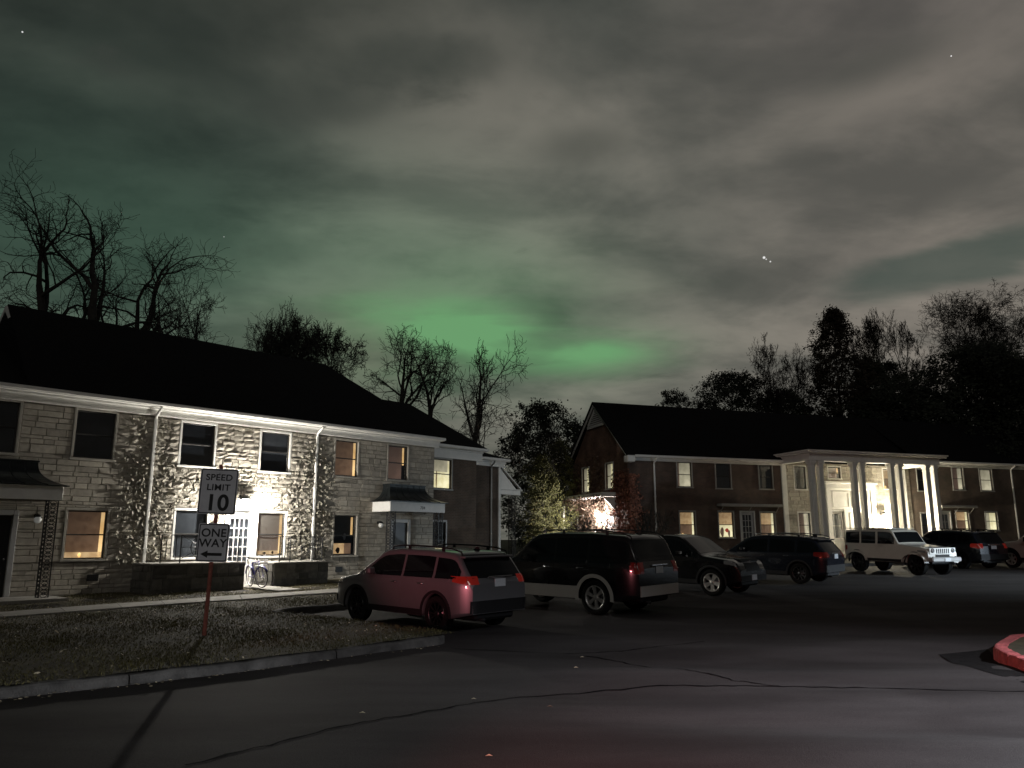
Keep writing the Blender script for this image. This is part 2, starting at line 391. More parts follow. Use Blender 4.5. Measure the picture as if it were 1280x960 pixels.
def strip(mb, pts, w, jit=.02, sub=10, lift=.006):
    P = []
    for a, b in zip(pts, pts[1:]):
        for k in range(sub): P.append(Vector((a[0]+(b[0]-a[0])*k/sub, a[1]+(b[1]-a[1])*k/sub)))
    P.append(Vector(pts[-1])); vs = []
    for i, p in enumerate(P):
        t = (P[min(i+1, len(P)-1)]-P[max(i-1, 0)]).normalized(); nn = Vector((-t.y, t.x))
        p = p + nn*random.uniform(-jit, jit); ww = w*random.uniform(.45, 1.25)/2
        for s in (-1, 1):
            q = p+nn*s*ww; vs.append((q.x, q.y, road_z(q.x, q.y)+lift))
    mb.add(vs, [(2*i, 2*i+1, 2*i+3, 2*i+2) for i in range(len(P)-1)])
mb = MB()
strip(mb, [(-2.7,7.0),(-1.9,8.1),(-.9,9.0),(.1,10.0),(1.9,10.55),(3.4,10.45),(5.2,10.25),(6.9,10.05)], .045, .035)
strip(mb, [(1.2,13.1),(1.75,12.5),(2.35,11.5),(2.9,10.8),(3.4,10.45)], .036, .035)
strip(mb, [(-1.0,13.9),(.8,13.3),(1.9,13.6),(3.4,14.6)], .03, .03)
o = mb.build('crack_seal', M['tar']); tag(o, kind='structure')
if o.data.polygons[0].normal.z < 0: o.data.flip_normals()
# dark asphalt patch beside the island
mb = MB(); pp = [(6.9,13.3),(6.75,12.6),(6.62,11.9),(6.55,11.2),(6.6,10.5),(6.95,10.35)]; qq = [(8.0,13.8),(7.6,12.9),(7.37,12.3),(7.2,11.5),(7.06,10.8),(7.0,10.35)]
vs = [];
for a, b in zip(pp, qq):
    for k in range(5):
        x = a[0]+(b[0]-a[0])*k/4; y = a[1]+(b[1]-a[1])*k/4; vs.append((x, y, road_z(x, y)+.005))
mb.add(vs, [(i*5+k, i*5+k+1, i*5+k+6, i*5+k+5) for i in range(5) for k in range(4)]); o = mb.build('asphalt_patch', mat('patch_asphalt', (.009,.0085,.0085), .95, spec=.1, var=.4, vscale=6, bump=.6, bscale=40)); tag(o, kind='structure')
if o.data.polygons[0].normal.z < 0: o.data.flip_normals()

# sidewalk: slabs along the left building, and a short walk to the door
up = [(-16.6,14.4),(-12.1,19.1),(-10.27,21.1),(-7.89,23.45),(-5.58,25.6),(-2.2,28.9),(1.5,32.8)]
lo = [(-15.9,13.2),(-11.2,17.95),(-9.52,19.85),(-7.34,22.05),(-5.0,24.15),(-1.6,27.5),(2.2,31.4)]
mb = MB()
def slab(a, b, c, d):
    Q = [Vector((*p, lawn_z(*p)+.035)) for p in (a, b, c, d)]; m = sum(Q, Vector())/4
    Q = [m+(q-m)*.988 for q in Q]
    mb.add(Q+[q-Vector((0,0,.09)) for q in Q], [(0,1,2,3)] + [(i, i+4, (i+1)%4+4, (i+1)%4) for i in range(4)])
for (a, b), (c, d) in zip(zip(up, up[1:]), zip(lo, lo[1:])):
    n = max(1, round((Vector(b)-Vector(a)).length/1.3))
    f = lambda p, q, t: (p[0]+(q[0]-p[0])*t, p[1]+(q[1]-p[1])*t)
    for k in range(n): slab(f(c, d, k/n), f(c, d, (k+1)/n), f(a, b, (k+1)/n), f(a, b, k/n))
for k in range(4):
    v0, v1 = .15+k*.82, .97+k*.82; slab(*[tuple(wl(u, v).xy) for u, v in ((2.72, v1), (3.6, v1), (3.6, v0), (2.72, v0))])
tag(mb.build('sidewalk', M['concrete'], fix=True), kind='structure')
mb = MB(); p0 = [wl(-6.2, .1), wl(-2.7, .1), wl(-2.7, 1.75), wl(-6.2, 1.75)]
mb.add([(p.x, p.y, .27) for p in p0]+[(p.x, p.y, .0) for p in p0], [(0,1,2,3)]+[(i, (i+1)%4, (i+1)%4+4, i+4) for i in range(4)]); tag(mb.build('step', M['concrete'], fix=True), kind='structure')

# grass blades and fallen leaves
random.seed(11)
gr = MB(); lf = MB()
SW = list(zip(up, lo))
def on_walk(x, y):
    u, v = uvl(x, y)
    for (a, b), (c, d) in zip(zip(up, up[1:]), zip(lo, lo[1:])):
        ua, va = uvl(*a); ub, vb = uvl(*b); uc, vc = uvl(*c); ud, vd = uvl(*d)
        if min(ua, uc) <= u <= max(ub, ud):
            t = max(0, min(1, (u-ua)/(ub-ua))); s = max(0, min(1, (u-uc)/(ud-uc)))
            if va+(vb-va)*t-.02 <= v <= vc+(vd-vc)*s+.02: return True
    return 2.68 < u < 3.64 and v < 3.6
def occupied(u, v):
    return v < .02 or (v < 1.55 and (-.40 < u < 2.65 or 3.6 < u < 5.9 or -6.2 < u < -2.7))
k = 0
while k < 60000:
    u = random.uniform(-13, 6); v = random.uniform(0, 15)
    if not in_lawn(u, v) or occupied(u, v): continue
    p = wl(u, v)
    if on_walk(p.x, p.y): continue
    if abs(p.x) > p.y*.72+.3: continue
    dens = .5+.5*math.sin(p.x*1.9+.7*p.y)*math.sin(1.3*p.y-p.x*.4)
    if random.random() > .35+.65*dens: continue
    z = lawn_z(p.x, p.y); h = random.uniform(.012, .036)*(1+.5*dens); a = random.uniform(0, 2*PI); w = random.uniform(.006, .012)
    dx, dy = math.cos(a)*w, math.sin(a)*w; lx, ly = random.uniform(-.03, .03), random.uniform(-.03, .03)
    gr.add([(p.x-dx, p.y-dy, z-.01), (p.x+dx, p.y+dy, z-.01), (p.x+lx, p.y+ly, z+h)], [(0,1,2)])
    k += 1
tag(gr.build('grass', M['grass']), 'short dark grass blades covering the lawn', 'grass', kind='stuff')
k = 0
while k < 900:
    u = random.uniform(-12, 5); v = random.uniform(.2, 15)
    if not in_lawn(u, v) or occupied(u, v): continue
    if random.random() > .25+.75*math.exp(-((u-1)/5)**2): continue
    p = wl(u, v); s = random.uniform(.015, .035)*(1.5 if random.random() < .06 else 1)
    walk = on_walk(p.x, p.y)
    if walk and random.random() < .7: continue
    z = lawn_z(p.x, p.y)+(.045 if walk else random.uniform(.02, .05)); a = random.uniform(0, 2*PI); tx, ty = random.uniform(-.6, .6), random.uniform(-.6, .6)
    P = []
    for q, r in ((0,1),(.9,.55),(PI-.5,.6),(PI,.9),(PI+.9,.55),(-.8,.6)):
        x, y = math.cos(q+a)*r*s, math.sin(q+a)*r*s; P.append((p.x+x, p.y+y, z+tx*x+ty*y))
    lf.add(P, [tuple(range(6))]); k += 1
for k in range(90):
    u = random.uniform(-9, BAYU-.6); pp_ = wl(u, kerb_v(u)+abs(random.gauss(.05,.12))+.02); s_ = random.uniform(.012,.03); z = road_z(pp_.x, pp_.y)+.01; a = random.uniform(0,6)
    lf.add([(pp_.x+s_*math.cos(a+q), pp_.y+s_*r*math.sin(a+q), z+random.uniform(0,.012)) for q, r in ((0,1),(1.3,.7),(2.6,1),(3.9,.8),(5.1,.6))], [(0,1,2,3,4)])
for x, y in [(-.45,9.75),(.9,11.6),(-1.6,8.9),(.42,9.2),(-.2,7.3),(1.1,12.9)]:
    s = .035; z = road_z(x, y)+.012; lf.add([(x-s, y, z), (x, y-s*.6, z+.01), (x+s, y, z), (x, y+s*.6, z+.012)], [(0,1,2,3)])
tag(lf.build('fallen_leaves', M['leaf']), 'small pale dry leaves scattered over lawn and road', 'leaves', kind='stuff')

# ------------------------------------------------------------------ building parts (local: x along facade, y inward, z up)
def wall_open(mb, u0, u1, z0, z1, ops, y=0, depth=.16, mi=0, face=-1):
    us = sorted({u0, u1} | {max(u0, min(u1, q)) for o in ops for q in o[:2]}); zs = sorted({z0, z1} | {max(z0, min(z1, q)) for o in ops for q in o[2:4]})
    for a, b in zip(us, us[1:]):
        for c, d in zip(zs, zs[1:]):
            if b-a < 1e-5 or d-c < 1e-5: continue
            um, zm = (a+b)/2, (c+d)/2
            if any(o[0] < um < o[1] and o[2] < zm < o[3] for o in ops): continue
            mb.quad((a,y,c),(b,y,c),(b,y,d),(a,y,d), mi)
    for a, b, c, d in [o[:4] for o in ops]:
        c = max(c, z0); d = min(d, z1)
        e = y+depth
        mb.quad((a,y,c),(a,y,d),(a,e,d),(a,e,c), mi); mb.quad((b,y,c),(b,e,c),(b,e,d),(b,y,d), mi)
        mb.quad((a,y,d),(b,y,d),(b,e,d),(a,e,d), mi); mb.quad((a,y,c),(a,e,c),(b,e,c),(b,y,c), mi)

def stones(mb, u0, u1, z0, z1, ops, y=0, rough=lambda u, z: .01, mi=0, rowh=.165, lmin=.25, lmax=.7):
    crit = sorted({z0, z1} | {max(z0, min(z1, q)) for o in ops for q in o[2:4]})
    for c, d in zip(crit, crit[1:]):
        if d-c < .02: continue
        n = max(1, round((d-c)/rowh)); cuts = [c] + sorted(c+(d-c)*(i+random.uniform(-.28, .28))/n for i in range(1, n)) + [d]
        for za, zb in zip(cuts, cuts[1:]):
            zm = (za+zb)/2; iv = [(u0, u1)]
            for o in ops:
                if o[2] < zm < o[3]:
                    iv = [w for (p, q) in iv for w in ((p, min(q, o[0])), (max(p, o[1]), q)) if w[1]-w[0] > .03]
            for p, q in iv:
                x = p
                while x < q-1e-4:
                    l = random.uniform(lmin, lmax)*(.72 if rough((x+.2), zm) > .03 else 1); x2 = q if q-x-l < lmin*.6 else x+l
                    r = rough((x+x2)/2, zm); g = .006
                    d0 = .012 + random.random()*r
                    if r > .03: g = .013
                    a, b, cc, dd = x+g, x2-g, za+g, zb-g
                    if r > .02:
                        nx = 3 if x2-x > .3 else 2; V = []; F = []
                        for i in range(nx+1):
                            for j in range(3):
                                e = 1 if 0 < i < nx and j == 1 else .55
                                V.append((a+(b-a)*i/nx + (random.uniform(-.03,.03) if 0 < i < nx else 0), y-d0*e-random.random()*r*e, cc+(dd-cc)*j/2))
                        for i in range(nx):
                            for j in range(2): F.append((i*3+j, (i+1)*3+j, (i+1)*3+j+1, i*3+j+1))
                        k = len(V); edge = [i*3 for i in range(nx+1)] + [nx*3+1] + [i*3+2 for i in range(nx, -1, -1)] + [1]
                        for e in edge: V.append((V[e][0], y, V[e][2]))
                        for e in range(len(edge)): F.append((edge[e], k+e, k+(e+1)%len(edge), edge[(e+1)%len(edge)]))
                        mb.add(V, F, mi)
                    else:
                        t = [random.uniform(0, r) for _ in range(4)]; s = .008
                        mb.add([(a+s,y-d0-t[0],cc+s),(b-s,y-d0-t[1],cc+s),(b-s,y-d0-t[2],dd-s),(a+s,y-d0-t[3],dd-s),(a,y,cc),(b,y,cc),(b,y,dd),(a,y,dd)],
                               [(0,1,2,3),(4,5,1,0),(5,6,2,1),(6,7,3,2),(7,4,0,3)], mi)
                    x = x2

_cache = {}
def cached(key, fn, mats):
    if key not in _cache:
        mb = MB(); fn(mb); _cache[key] = mb.mesh(key[0], mats)
    return _cache[key]
KIND = {  # (part, material, x0, x1, z0, z1, depth)
 'dark':  [('curtain','dark',0,1,0,1,.125)],
 'grey':  [('blind','greyblind',0,1,0,1,.12)],
 'half':  [('curtain','dark',0,1,0,1,.13),('blind','greyblind',.04,.96,.45,.98,.11)],
 'tan':   [('blind','tan',0,.88,0,1,.125),('curtain_gap','strip',.88,1,.02,1,.13)],
 'tanlow':[('blind','tan',.06,.88,.14,1,.125),('curtain_gap','strip',.88,1,.03,1,.13),('curtain_gap','warm',0,1,0,.14,.132),('curtain_gap','strip',0,.06,.14,.5,.13),('candle','lampspot',.38,.46,.03,.13,.10)],
 'brown': [('blind','tan_dim',0,.86,.12,1,.125),('curtain_gap','strip',.86,.97,.05,1,.13),('curtain','dark',.97,1,0,1,.13),('lit_room','warm',.12,.86,.03,.12,.13),('window_item','silh',.3,.42,.04,.09,.10),('window_item','silh',.62,.7,.04,.11,.10)],
 'sliver':[('curtain','tan_dim',0,.78,0,1,.125),('curtain_gap','strip',.80,.90,.45,.97,.12),('curtain','dark',.78,1,0,1,.13)],
 'desk':  [('curtain','dark',0,1,0,1,.13),('curtain_gap','strip',.82,.92,.5,.96,.12),('lit_room','warm',.0,.56,.04,.3,.12),('lit_room','tan',.56,.86,.04,.3,.12),('window_item','silh',.2,.38,.05,.2,.10),('plant','greyblind',.5,.62,.38,.56,.10)],
 'cream': [('lit_room','cream',0,1,0,.58,.13),('blind','cream_dim',0,1,.58,1,.12),('curtain_gap','cream',.88,1,.58,1,.11),('window_item','tan',.24,.30,.02,.62,.10)],
 'half_cream': [('curtain','tan_dim',0,.2,0,1,.12),('blind','cream_dim',.2,1,0,1,.13)],
 'warm':  [('blind','warm',0,1,.5,1,.13),('lit_room','tan',0,.86,0,.5,.13),('curtain_gap','cream',.86,1,0,1,.12),('table_lamp','lampspot',.1,.34,.02,.16,.10)],
 'deco':  [('blind','warm',0,1,.5,1,.13),('lit_room','cream',0,1,0,.5,.13),('ornament','redthing',.48,.72,.2,.36,.10),('window_item','tan_dim',.14,.4,.02,.4,.10),('window_item','tan_dim',.66,.82,.02,.3,.10)],
 'warm2': [('blind','warm',0,.82,.5,1,.13),('curtain_gap','cream',.82,1,0,1,.12),('blind','tan',0,.82,0,.5,.13)],
 'bright':[('blind','cream_dim',0,.45,0,1,.13),('curtain_gap','cream',.45,1,0,1,.12)],
 'dim':   [('blind','tan_dim',0,.6,0,1,.12),('curtain_gap','cream_dim',.6,1,0,1,.13)],
}
def window(root, u0, u1, z0, z1, y=0, kind='dark', trim='frame', tw=.075, sill=True, rot=None, label=None):
    w, h = round(u1-u0, 2), round(z1-z0, 2)
    def fr(mb):
        for a, b, c, d in ((-tw,0,-.0,h),(w,w+tw,0,h),(-tw,w+tw,h,h+tw)): mb.bbox(a+.001, b-.001, -.035, .03, c, d, .008)
        if sill: mb.bbox(-tw-.03, w+tw+.03, -.065, .04, -.075, -.002, .01)
        else: mb.bbox(-tw, w+tw, -.035, .03, -tw, -.002, .008)
        s = .042
        for a, b, c, d in ((0,s,0,h),(w-s,w,0,h),(s,w-s,0,s),(s,w-s,h-s,h)): mb.bbox(a+.002, b-.002, .045, .1, c+.002, d-.002, .005, 1)
        mb.bbox(s, w-s, .04, .095, h*.5-.02, h*.5+.02, .005, 1)
    f = link('window', cached(('window', w, h, trim, tw, sill), fr, [M[trim], M['sash']]), root, (u0, y, z0))
    if rot: f.rotation_euler = (0,0,rot)
    if label: f['label'] = label
    link('pane', cached(('pane', w, h), lambda mb: (mb.quad((.03,.07,.03),(w-.03,.07,.03),(w-.03,.07,h*.5),(.03,.07,h*.5)), mb.quad((.03,.066,h*.5),(w-.03,.066,h*.5),(w-.03,.066,h-.03),(.03,.066,h-.03))), M['pane']), f)
    for i, (nm, mk, a, b, c, d, dp) in enumerate(KIND[kind]):
        def g(mb):
            x0, x1, q0, q1 = a*w, b*w, c*h, d*h
            if nm in ('window_item','table_lamp','candle','ornament','plant'):
                n = 10; cxx, cz = (x0+x1)/2, (q0+q1)/2
                pr = [(cxx+(x1-x0)/2*math.cos(2*PI*k/n)*(.8+.35*((k*7)%3)/2), cz+(q1-q0)/2*math.sin(2*PI*k/n)) for k in range(n)]
                mb.prism(pr, .02, 'y', dp+.0005*i)
            elif mk in ('strip','cream','cream_dim','tan') and nm in ('blind','curtain_gap') and b-a > .1:
                n = 7; V = []
                for k in range(n+1):
                    x = x0+(x1-x0)*k/n; yy = dp+.0005*i+(.006 if k % 2 else 0); V += [(x, yy, q0), (x, yy, q1)]
                mb.add(V, [(2*k, 2*k+2, 2*k+3, 2*k+1) for k in range(n)], 0, True)
            else:
                yy = dp+.0005*i; mb.quad((x0,yy,q0),(x1,yy,q0),(x1,yy,q1),(x0,yy,q1))
        link(nm, cached((nm, kind, i, w, h), g, M[mk]), f)
    return f

def lattice_post(root, x, y, z0, z1, w=.24, both=True):
    """cast iron trellis post: two corner faces of scrolls between rails"""
    mb = MB(); t = .014
    for (dx, dy) in ((0,0),(w,0),(0,w)):
        mb.box(dx-t, dx+t, dy-t, dy+t, 0, z1-z0)
    n = int((z1-z0)/.22); hh = (z1-z0)/n
    for k in range(n):
        zc = k*hh
        for ax in (0, 1):
            P = []
            for q in range(13):
                a = q/12; s = math.sin(2*PI*a); P.append((w/2+w*.36*s, zc+hh*a))
            Q = [(w-p, z) for p, z in P]
            C = [(w/2+w*.2*math.cos(2*PI*q/8), zc+hh*.5+hh*.18*math.sin(2*PI*q/8)) for q in range(9)]
            for PP in (P, Q, C):
                mb.tube([(p, 0, z) if ax == 0 else (0, p, z) for p, z in PP], .010, 4, cap=False)
            mb.box(*((0, w, -.008, .008) if ax == 0 else (-.008, .008, 0, w)), zc-.008, zc+.008)
    key = ('lattice_post', round(z1-z0, 2))
    if key not in _cache: _cache[key] = mb.mesh('lattice_post', M['iron'])
    return link('lattice_post', _cache[key], root, (x, y, z0))

def canopy(root, u0, u1, z0, z1, zt, out, y=0, txt=None):
    """flared metal hood on a white fascia"""
    mb = MB(); n = 10; rings = []
    for k in range(n+1):
        t = k/n; e = (1-t)**2.3
        ins = .62*(1-e)
        rings.append((u0-.13+ins+.02, u1+.13-ins-.02, y-out-.13+(out*.72)*(1-e), z1+.035+(zt-z1)*(t**1.25)))
    V = []
    for a, b, c, d in rings: V += [(a, y, d), (a, c, d), (b, c, d), (b, y, d)]
    F = [(4*k+i, 4*k+i+1, 4*k+i+5, 4*k+i+4) for k in range(n) for i in range(3)]
    F.append((4*n, 4*n+1, 4*n+2, 4*n+3)); mb.add(V, F)
    a, b, c, d = rings[0]; mb.box(a, b, c, y-.002, d-.03, d-.001)
    a, b, c, d = rings[-1]; mb.bbox(a-.03, b+.03, c-.03, y-.002, d+.001, d+.05, .01)
    for i in range(1, 6):      # standing seams
        P = []
        for a, b, c, d in rings: P.append((a+(b-a)*i/6, c-.004, d+.008))
        mb.tube(P, .012, 4)
    for a0 in (0, 1):
        for i in (1, 2):
            P = []
            for a, b, c, d in rings: P.append(((a, b)[a0], c+(y-c)*i/3, d+.008))
            mb.tube(P, .012, 4)
    hood = mb.build('canopy', M['copper'], root)
    mb = MB(); f = .06
    mb.bbox(u0, u1, y-out, y-out+f, z0, z1, .008); mb.bbox(u0, u0+f, y-out+f+.002, y-.002, z0, z1, .008); mb.bbox(u1-f, u1, y-out+f+.002, y-.002, z0, z1, .008)
    mb.box(u0+f+.002, u1-f-.002, y-out+f+.002, y-.004, z1-.1, z1-.06)
    mb.bbox(u0-.05, u1+.05, y-out-.05, y-.003, z1+.001, z1+.035, .008)
    mb.build('fascia', M['white'], hood)
    if txt:
        t = text(txt, .17, M['signblack'], hood, 'house_number'); t.location = (u0+(u1-u0)*.575, y-out-.006, (z0+z1)/2-.07); t.rotation_euler = (PI/2, 0, 0)
    return hood

def text(s, size, m, parent, name, bold=.0, wide=1):
    cu = bpy.data.curves.new('t', 'FONT'); cu.body = s; cu.size = size; cu.align_x = 'CENTER'; cu.extrude = .0015; cu.offset = bold; cu.space_character = 1.05
    t = bpy.data.objects.new('t', cu); COL.objects.link(t); bpy.context.view_layer.update()
    me = bpy.data.meshes.new_from_object(t.evaluated_get(bpy.context.evaluated_depsgraph_get())); me.name = name
    bpy.data.objects.remove(t); bpy.data.curves.remove(cu)
    me.materials.clear(); me.materials.append(m)
    for v in me.vertices: v.co.x *= wide
    return link(name, me, parent)

def downspout(root, x, y, z0, z1, m='white', kick=.3):
    mb = MB()
    mb.bbox(x-.045, x+.045, y-.10, y-.025, z0, z1-.38, .012)
    mb.tube([(x, y-.062, z1-.40), (x, y-.09, z1-.28), (x, y-kick, z1-.10), (x, y-kick, z1)], .045, 8)
    for z in (z0+1.2, z0+3.4): mb.bbox(x-.07, x+.07, y-.105, y-.002, z, z+.03, .004)
    mb.tube([(x, y-.062, z0+.05), (x, y-.1, z0-.02), (x, y-.25, z0-.07)], .045, 8)
    return mb.build('downspout', M[m], root)

def wall_lamp(root, x, y, z, lit=None, s=1.0, arm=.22):
    mb = MB()
    mb.lathe([(.001,0),(.06*s,0),(.06*s,-.02),(.03*s,-.035),(.001,-.036)], (x, y, z+.12*s), 'y', 14)
    mb.tube([(x, y-.02, z+.12*s), (x, y-arm*.7, z+.18*s), (x, y-arm, z+.16*s)], .014*s, 6)
    mb.lathe([(.001,.17*s),(.05*s,.16*s),(.11*s,.09*s),(.115*s,.08*s),(.001,.085*s)], (x, y-arm, z), 'z', 14)
    o = mb.build('wall_lamp', M['iron'], root)
    g = MB(); g.sphere((x, y-arm, z), .105*s, 14); g.build('globe', M[lit] if lit else M['unlit'], o); return o

def roof_mesh(mb, u0, u1, r0, r1, ye, yr, ze, zr, th=.05, mi=0):
    """hipped/gabled roof: eaves u0..u1 from ye (front) to mirrored back, ridge r0..r1"""
    yb = 2*yr-ye
    V = [(u0,ye,ze),(u1,ye,ze),(u1,yb,ze),(u0,yb,ze),(r0,yr,zr),(r1,yr,zr)]
    F = [(0,1,5,4),(1,2,5),(2,3,4,5),(3,0,4)]
    mb.add(V, F, mi)

def cornice(mb, u0, u1, y, ztop, oh, zf, ends=(True, True), yd=3.0):
    """gutter, soffit and frieze board; oh = overhang, zf = bottom of the frieze"""
    mb.bbox(u0-.0, u1+.0, y-oh-.09, y-oh+.002, ztop-.12, ztop-.002, .02)        # gutter
    mb.box(u0, u1, y-oh+.004, y-.05, ztop-.13, ztop-.10)                           # soffit
    mb.bbox(u0+.02, u1-.02, y-.055, y-.02, zf, ztop-.131, .006)                    # frieze
    mb.bbox(u0+.01, u1-.01, y-.12, y-.056, ztop-.2, ztop-.132, .02)                # bed mould
    mb.bbox(u0+.01, u1-.01, y-.075, y-.056, zf-.0, zf+.05, .006)

# ------------------------------------------------------------------ LEFT BUILDING
random.seed(3)
LB = thing('apartment_building', 'two storey pale limestone apartment house with dark roof, downspouts and a bright entrance lamp', 'building', (AL.x, AL.y, 0), rad(90-BL))
OPS = [(-5.1,-3.95,4.28,5.74),(-2.41,-1.27,4.28,5.73),(.87,2.02,4.28,5.70),(3.80,4.95,4.27,5.68),(6.99,8.05,4.28,5.67),(9.6,10.64,4.28,5.69),
       (-2.37,-1.24,1.27,2.70),(.88,1.96,1.26,2.78),(3.85,4.94,1.27,2.77),(7.07,8.12,1.24,2.76)]
KN = ['dark','dark','dark','half','tan','sliver','tanlow','grey','brown','desk']
DOORS = [(2.73,3.63,.22,2.82),(-4.72,-3.80,.25,2.52),(9.92,10.72,.4,2.52)]
base = MB()
wall_open(base, -14, 12.15, -.3, 5.9, OPS+DOORS, 0, .16, 1)
base.quad((12.15,0,-.3),(12.15,8.4,-.3),(12.15,8.4,5.9),(12.15,0,5.9), 1); base.quad((12.15,8.4,-.3),(-14,8.4,-.3),(-14,8.4,5.9),(12.15,8.4,5.9), 1)
def rough(u, z):
    if -.0 < u < 6.05: return .045 if z > .9 else .02
    if -.9 < u < 0 or 6.05 < u < 6.8: return .022
    return .009
pad = [(o[0]-.08, o[1]+.08, o[2]-.08, o[3]+.08) for o in OPS] + [(o[0]-.14, o[1]+.14, o[2], o[3]+.14) for o in DOORS]
stones(base, -13.9, 12.13, .0, 5.88, pad, 0, rough, 0)
base.build('wall', [M['stone'], M['stone_base']], LB)
for o, k in zip(OPS, KN):
    window(LB, *o, 0, k, 'trimstone' if not (0 < o[0] < 5.5) else 'white')
# roofs
rf = MB()
roof_mesh(rf, -3.9, 12.42, -3.56, 9.1, -.42, 4.2, 6.2, 9.69)
V = [(-14,-.42,6.2),(-3.56,-.42,6.2),(-3.56,4.2,8.72),(-14,4.2,8.72),(-14,8.8,6.2),(-3.56,8.8,6.2)]
rf.add([(x,y,z-.012) for x,y,z in V], [(0,1,2,3),(3,2,5,4)])
rf.build('roof', M['roof'], LB)
# gable end standing above the lower roof, with its white louvred vent
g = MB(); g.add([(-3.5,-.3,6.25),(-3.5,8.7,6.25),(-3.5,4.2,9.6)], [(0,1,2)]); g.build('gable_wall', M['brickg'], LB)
g = MB()
for s in (-1, 1):
    a = (4.2+s*.02, 9.62); b = (4.2+s*1.15, 8.76); nrm = .16
    g.prism([(a[0], a[1]), (b[0], b[1]), (b[0], b[1]-nrm*1.3), (a[0], a[1]-nrm*1.3)], .07, 'x', -3.62)
g.prism([(3.1,8.62),(5.3,8.62),(5.3,8.76),(3.1,8.76)], .08, 'x', -3.625)
for k in range(6):
    z = 8.8+k*.1; hw = (9.5-z)/.75*.9
    if hw > .05: g.add([(-3.6,4.2-hw,z),(-3.6,4.2+hw,z),(-3.53,4.2+hw,z+.09),(-3.53,4.2-hw,z+.09)], [(0,1,2,3)])
g.add([(-3.515,4.2-1.0,8.7),(-3.515,4.2+1.0,8.7),(-3.515,4.2,9.55)], [(0,1,2)])
g.build('gable_vent', M['white'], LB, fix=True)
c = MB(); cornice(c, -14, 12.4, 0, 6.2, .40, 5.80); c.build('cornice', M['white'], LB)
for x in (-.05, 6.1): downspout(LB, x, 0, .35, 6.1, 'white', .4)
# little foundation vents
for u in (-1.5, 7.36):
    v = MB(); v.box(u-.16, u+.16, -.035, -.005, .62, .82)
    for k in range(4): v.box(u-.16, u+.16, -.045, -.034, .635+k*.05, .655+k*.05)
    v.build('vent', M['iron'], LB)
# entrance door with glass panes
d = MB(); w0, w1, z0, z1 = 2.73, 3.63, .22, 2.82
for a, b, c0, c1 in ((w0-.13,w0,z0,z1+.13),(w1,w1+.13,z0,z1+.13),(w0,w1,z1,z1+.13)): d.bbox(a+.001, b-.001, -.06, .05, c0, c1, .012)
d.bbox(w0-.2, w1+.2, -.13, -.061, z1+.1, z1+.17, .015)
cols, rows = 4, 5; pz0, pz1 = .95, 2.55; px0, px1 = w0+.10, w1-.10
d.bbox(w0+.002, px0, .04, .085, z0, z1-.002, .006); d.bbox(px1, w1-.002, .04, .085, z0, z1-.002, .006)
d.bbox(px0+.001, px1-.001, .04, .085, z0, pz0, .006); d.bbox(px0+.001, px1-.001, .04, .085, pz1, z1-.002, .006)
for i in range(1, cols): x = px0+(px1-px0)*i/cols; d.bbox(x-.014, x+.014, .045, .08, pz0+.001, pz1-.001, .004)
for j in range(1, rows): z = pz0+(pz1-pz0)*j/rows; d.bbox(px0+.001, px1-.001, .047, .078, z-.014, z+.014, .004)
door = d.build('door', M['doorwhite'], LB)
q = MB(); q.quad((px0,.066,pz0),(px1,.066,pz0),(px1,.066,pz1),(px0,.066,pz1)); q.build('pane', M['pane'], door)
q = MB(); q.quad((w0,.14,z0),(w1,.14,z0),(w1,.14,z1),(w0,.14,z1)); q.build('curtain', M['greyblind'], door)
q = MB(); q.sphere((w1-.06,.02,1.15), .032); q.build('handle', M['chrome'], door)
# canopy entrances
for (u0, u1, du0, du1, dz0, zt, txt, lu) in ((-6.1,-2.93,-4.72,-3.80,.25,3.98,None,-3.22),(8.86,11.78,9.92,10.72,.4,3.98,'704',9.16)):
    h = canopy(LB, u0, u1, 2.93, 3.31, zt, 1.15, 0, txt)
    zb = .27 if u0 < 0 else .40
    lattice_post(h, u0+.08, -1.1, zb, 2.925); lattice_post(h, u1-.32, -1.1, zb, 2.925)
    d = MB()
    for a, b, c0, c1 in ((du0-.14,du0,dz0,2.66),(du1,du1+.14,dz0,2.66),(du0,du1,2.52,2.66)): d.bbox(a+.001, b-.001, -.06, .06, c0, c1, .01)
    fr_ = d.build('door_frame', M['greypaint'], LB)
    d = MB(); d.bbox(du0+.003, du1-.003, .05, .09, dz0, 2.518, .006)
    for a, b in ((dz0+.15,1.1),(1.25,2.35)):
        d.bbox(du0+.12, du1-.12, .04, .049, a, b, .004)
    dd = d.build('door', M['blackdoor'], LB)
    q = MB(); q.sphere((du1-.09,.02,1.3), .03); q.build('handle', M['chrome'], dd)
    wall_lamp(LB, lu, 0, 2.40, None, .95)
# stepped back brick sections on the right end
B2 = MB(); W2 = [(12.82,13.92,4.10,5.43),(12.72,13.62,1.0,2.62)]
wall_open(B2, 12.16, 15.55, -.2, 5.95, W2, .8); B2.quad((15.55,.8,-.2),(15.55,8,-.2),(15.55,8,5.95),(15.55,.8,5.95))
B2.build('wall', M['brickl'], LB)
window(LB, *W2[0], .8, 'cream', 'frame'); window(LB, *W2[1], .8, 'dark', 'greypaint')
B3 = MB(); wall_open(B3, 15.56, 18.2, -.2, 5.7, [], 1.8)
B3.quad((18.2,1.8,-.2),(18.2,8,-.2),(18.2,8,5.7),(18.2,1.8,5.7)); B3.build('wall', M['brickl'], LB)
r2 = MB(); roof_mesh(r2, 11.5, 15.95, 11.6, 14.15, .38, 4.2, 6.06, 8.5); roof_mesh(r2, 15.0, 18.65, 15.2, 17.3, 1.4, 4.6, 5.84, 6.85); r2.build('roof', M['roof'], LB)
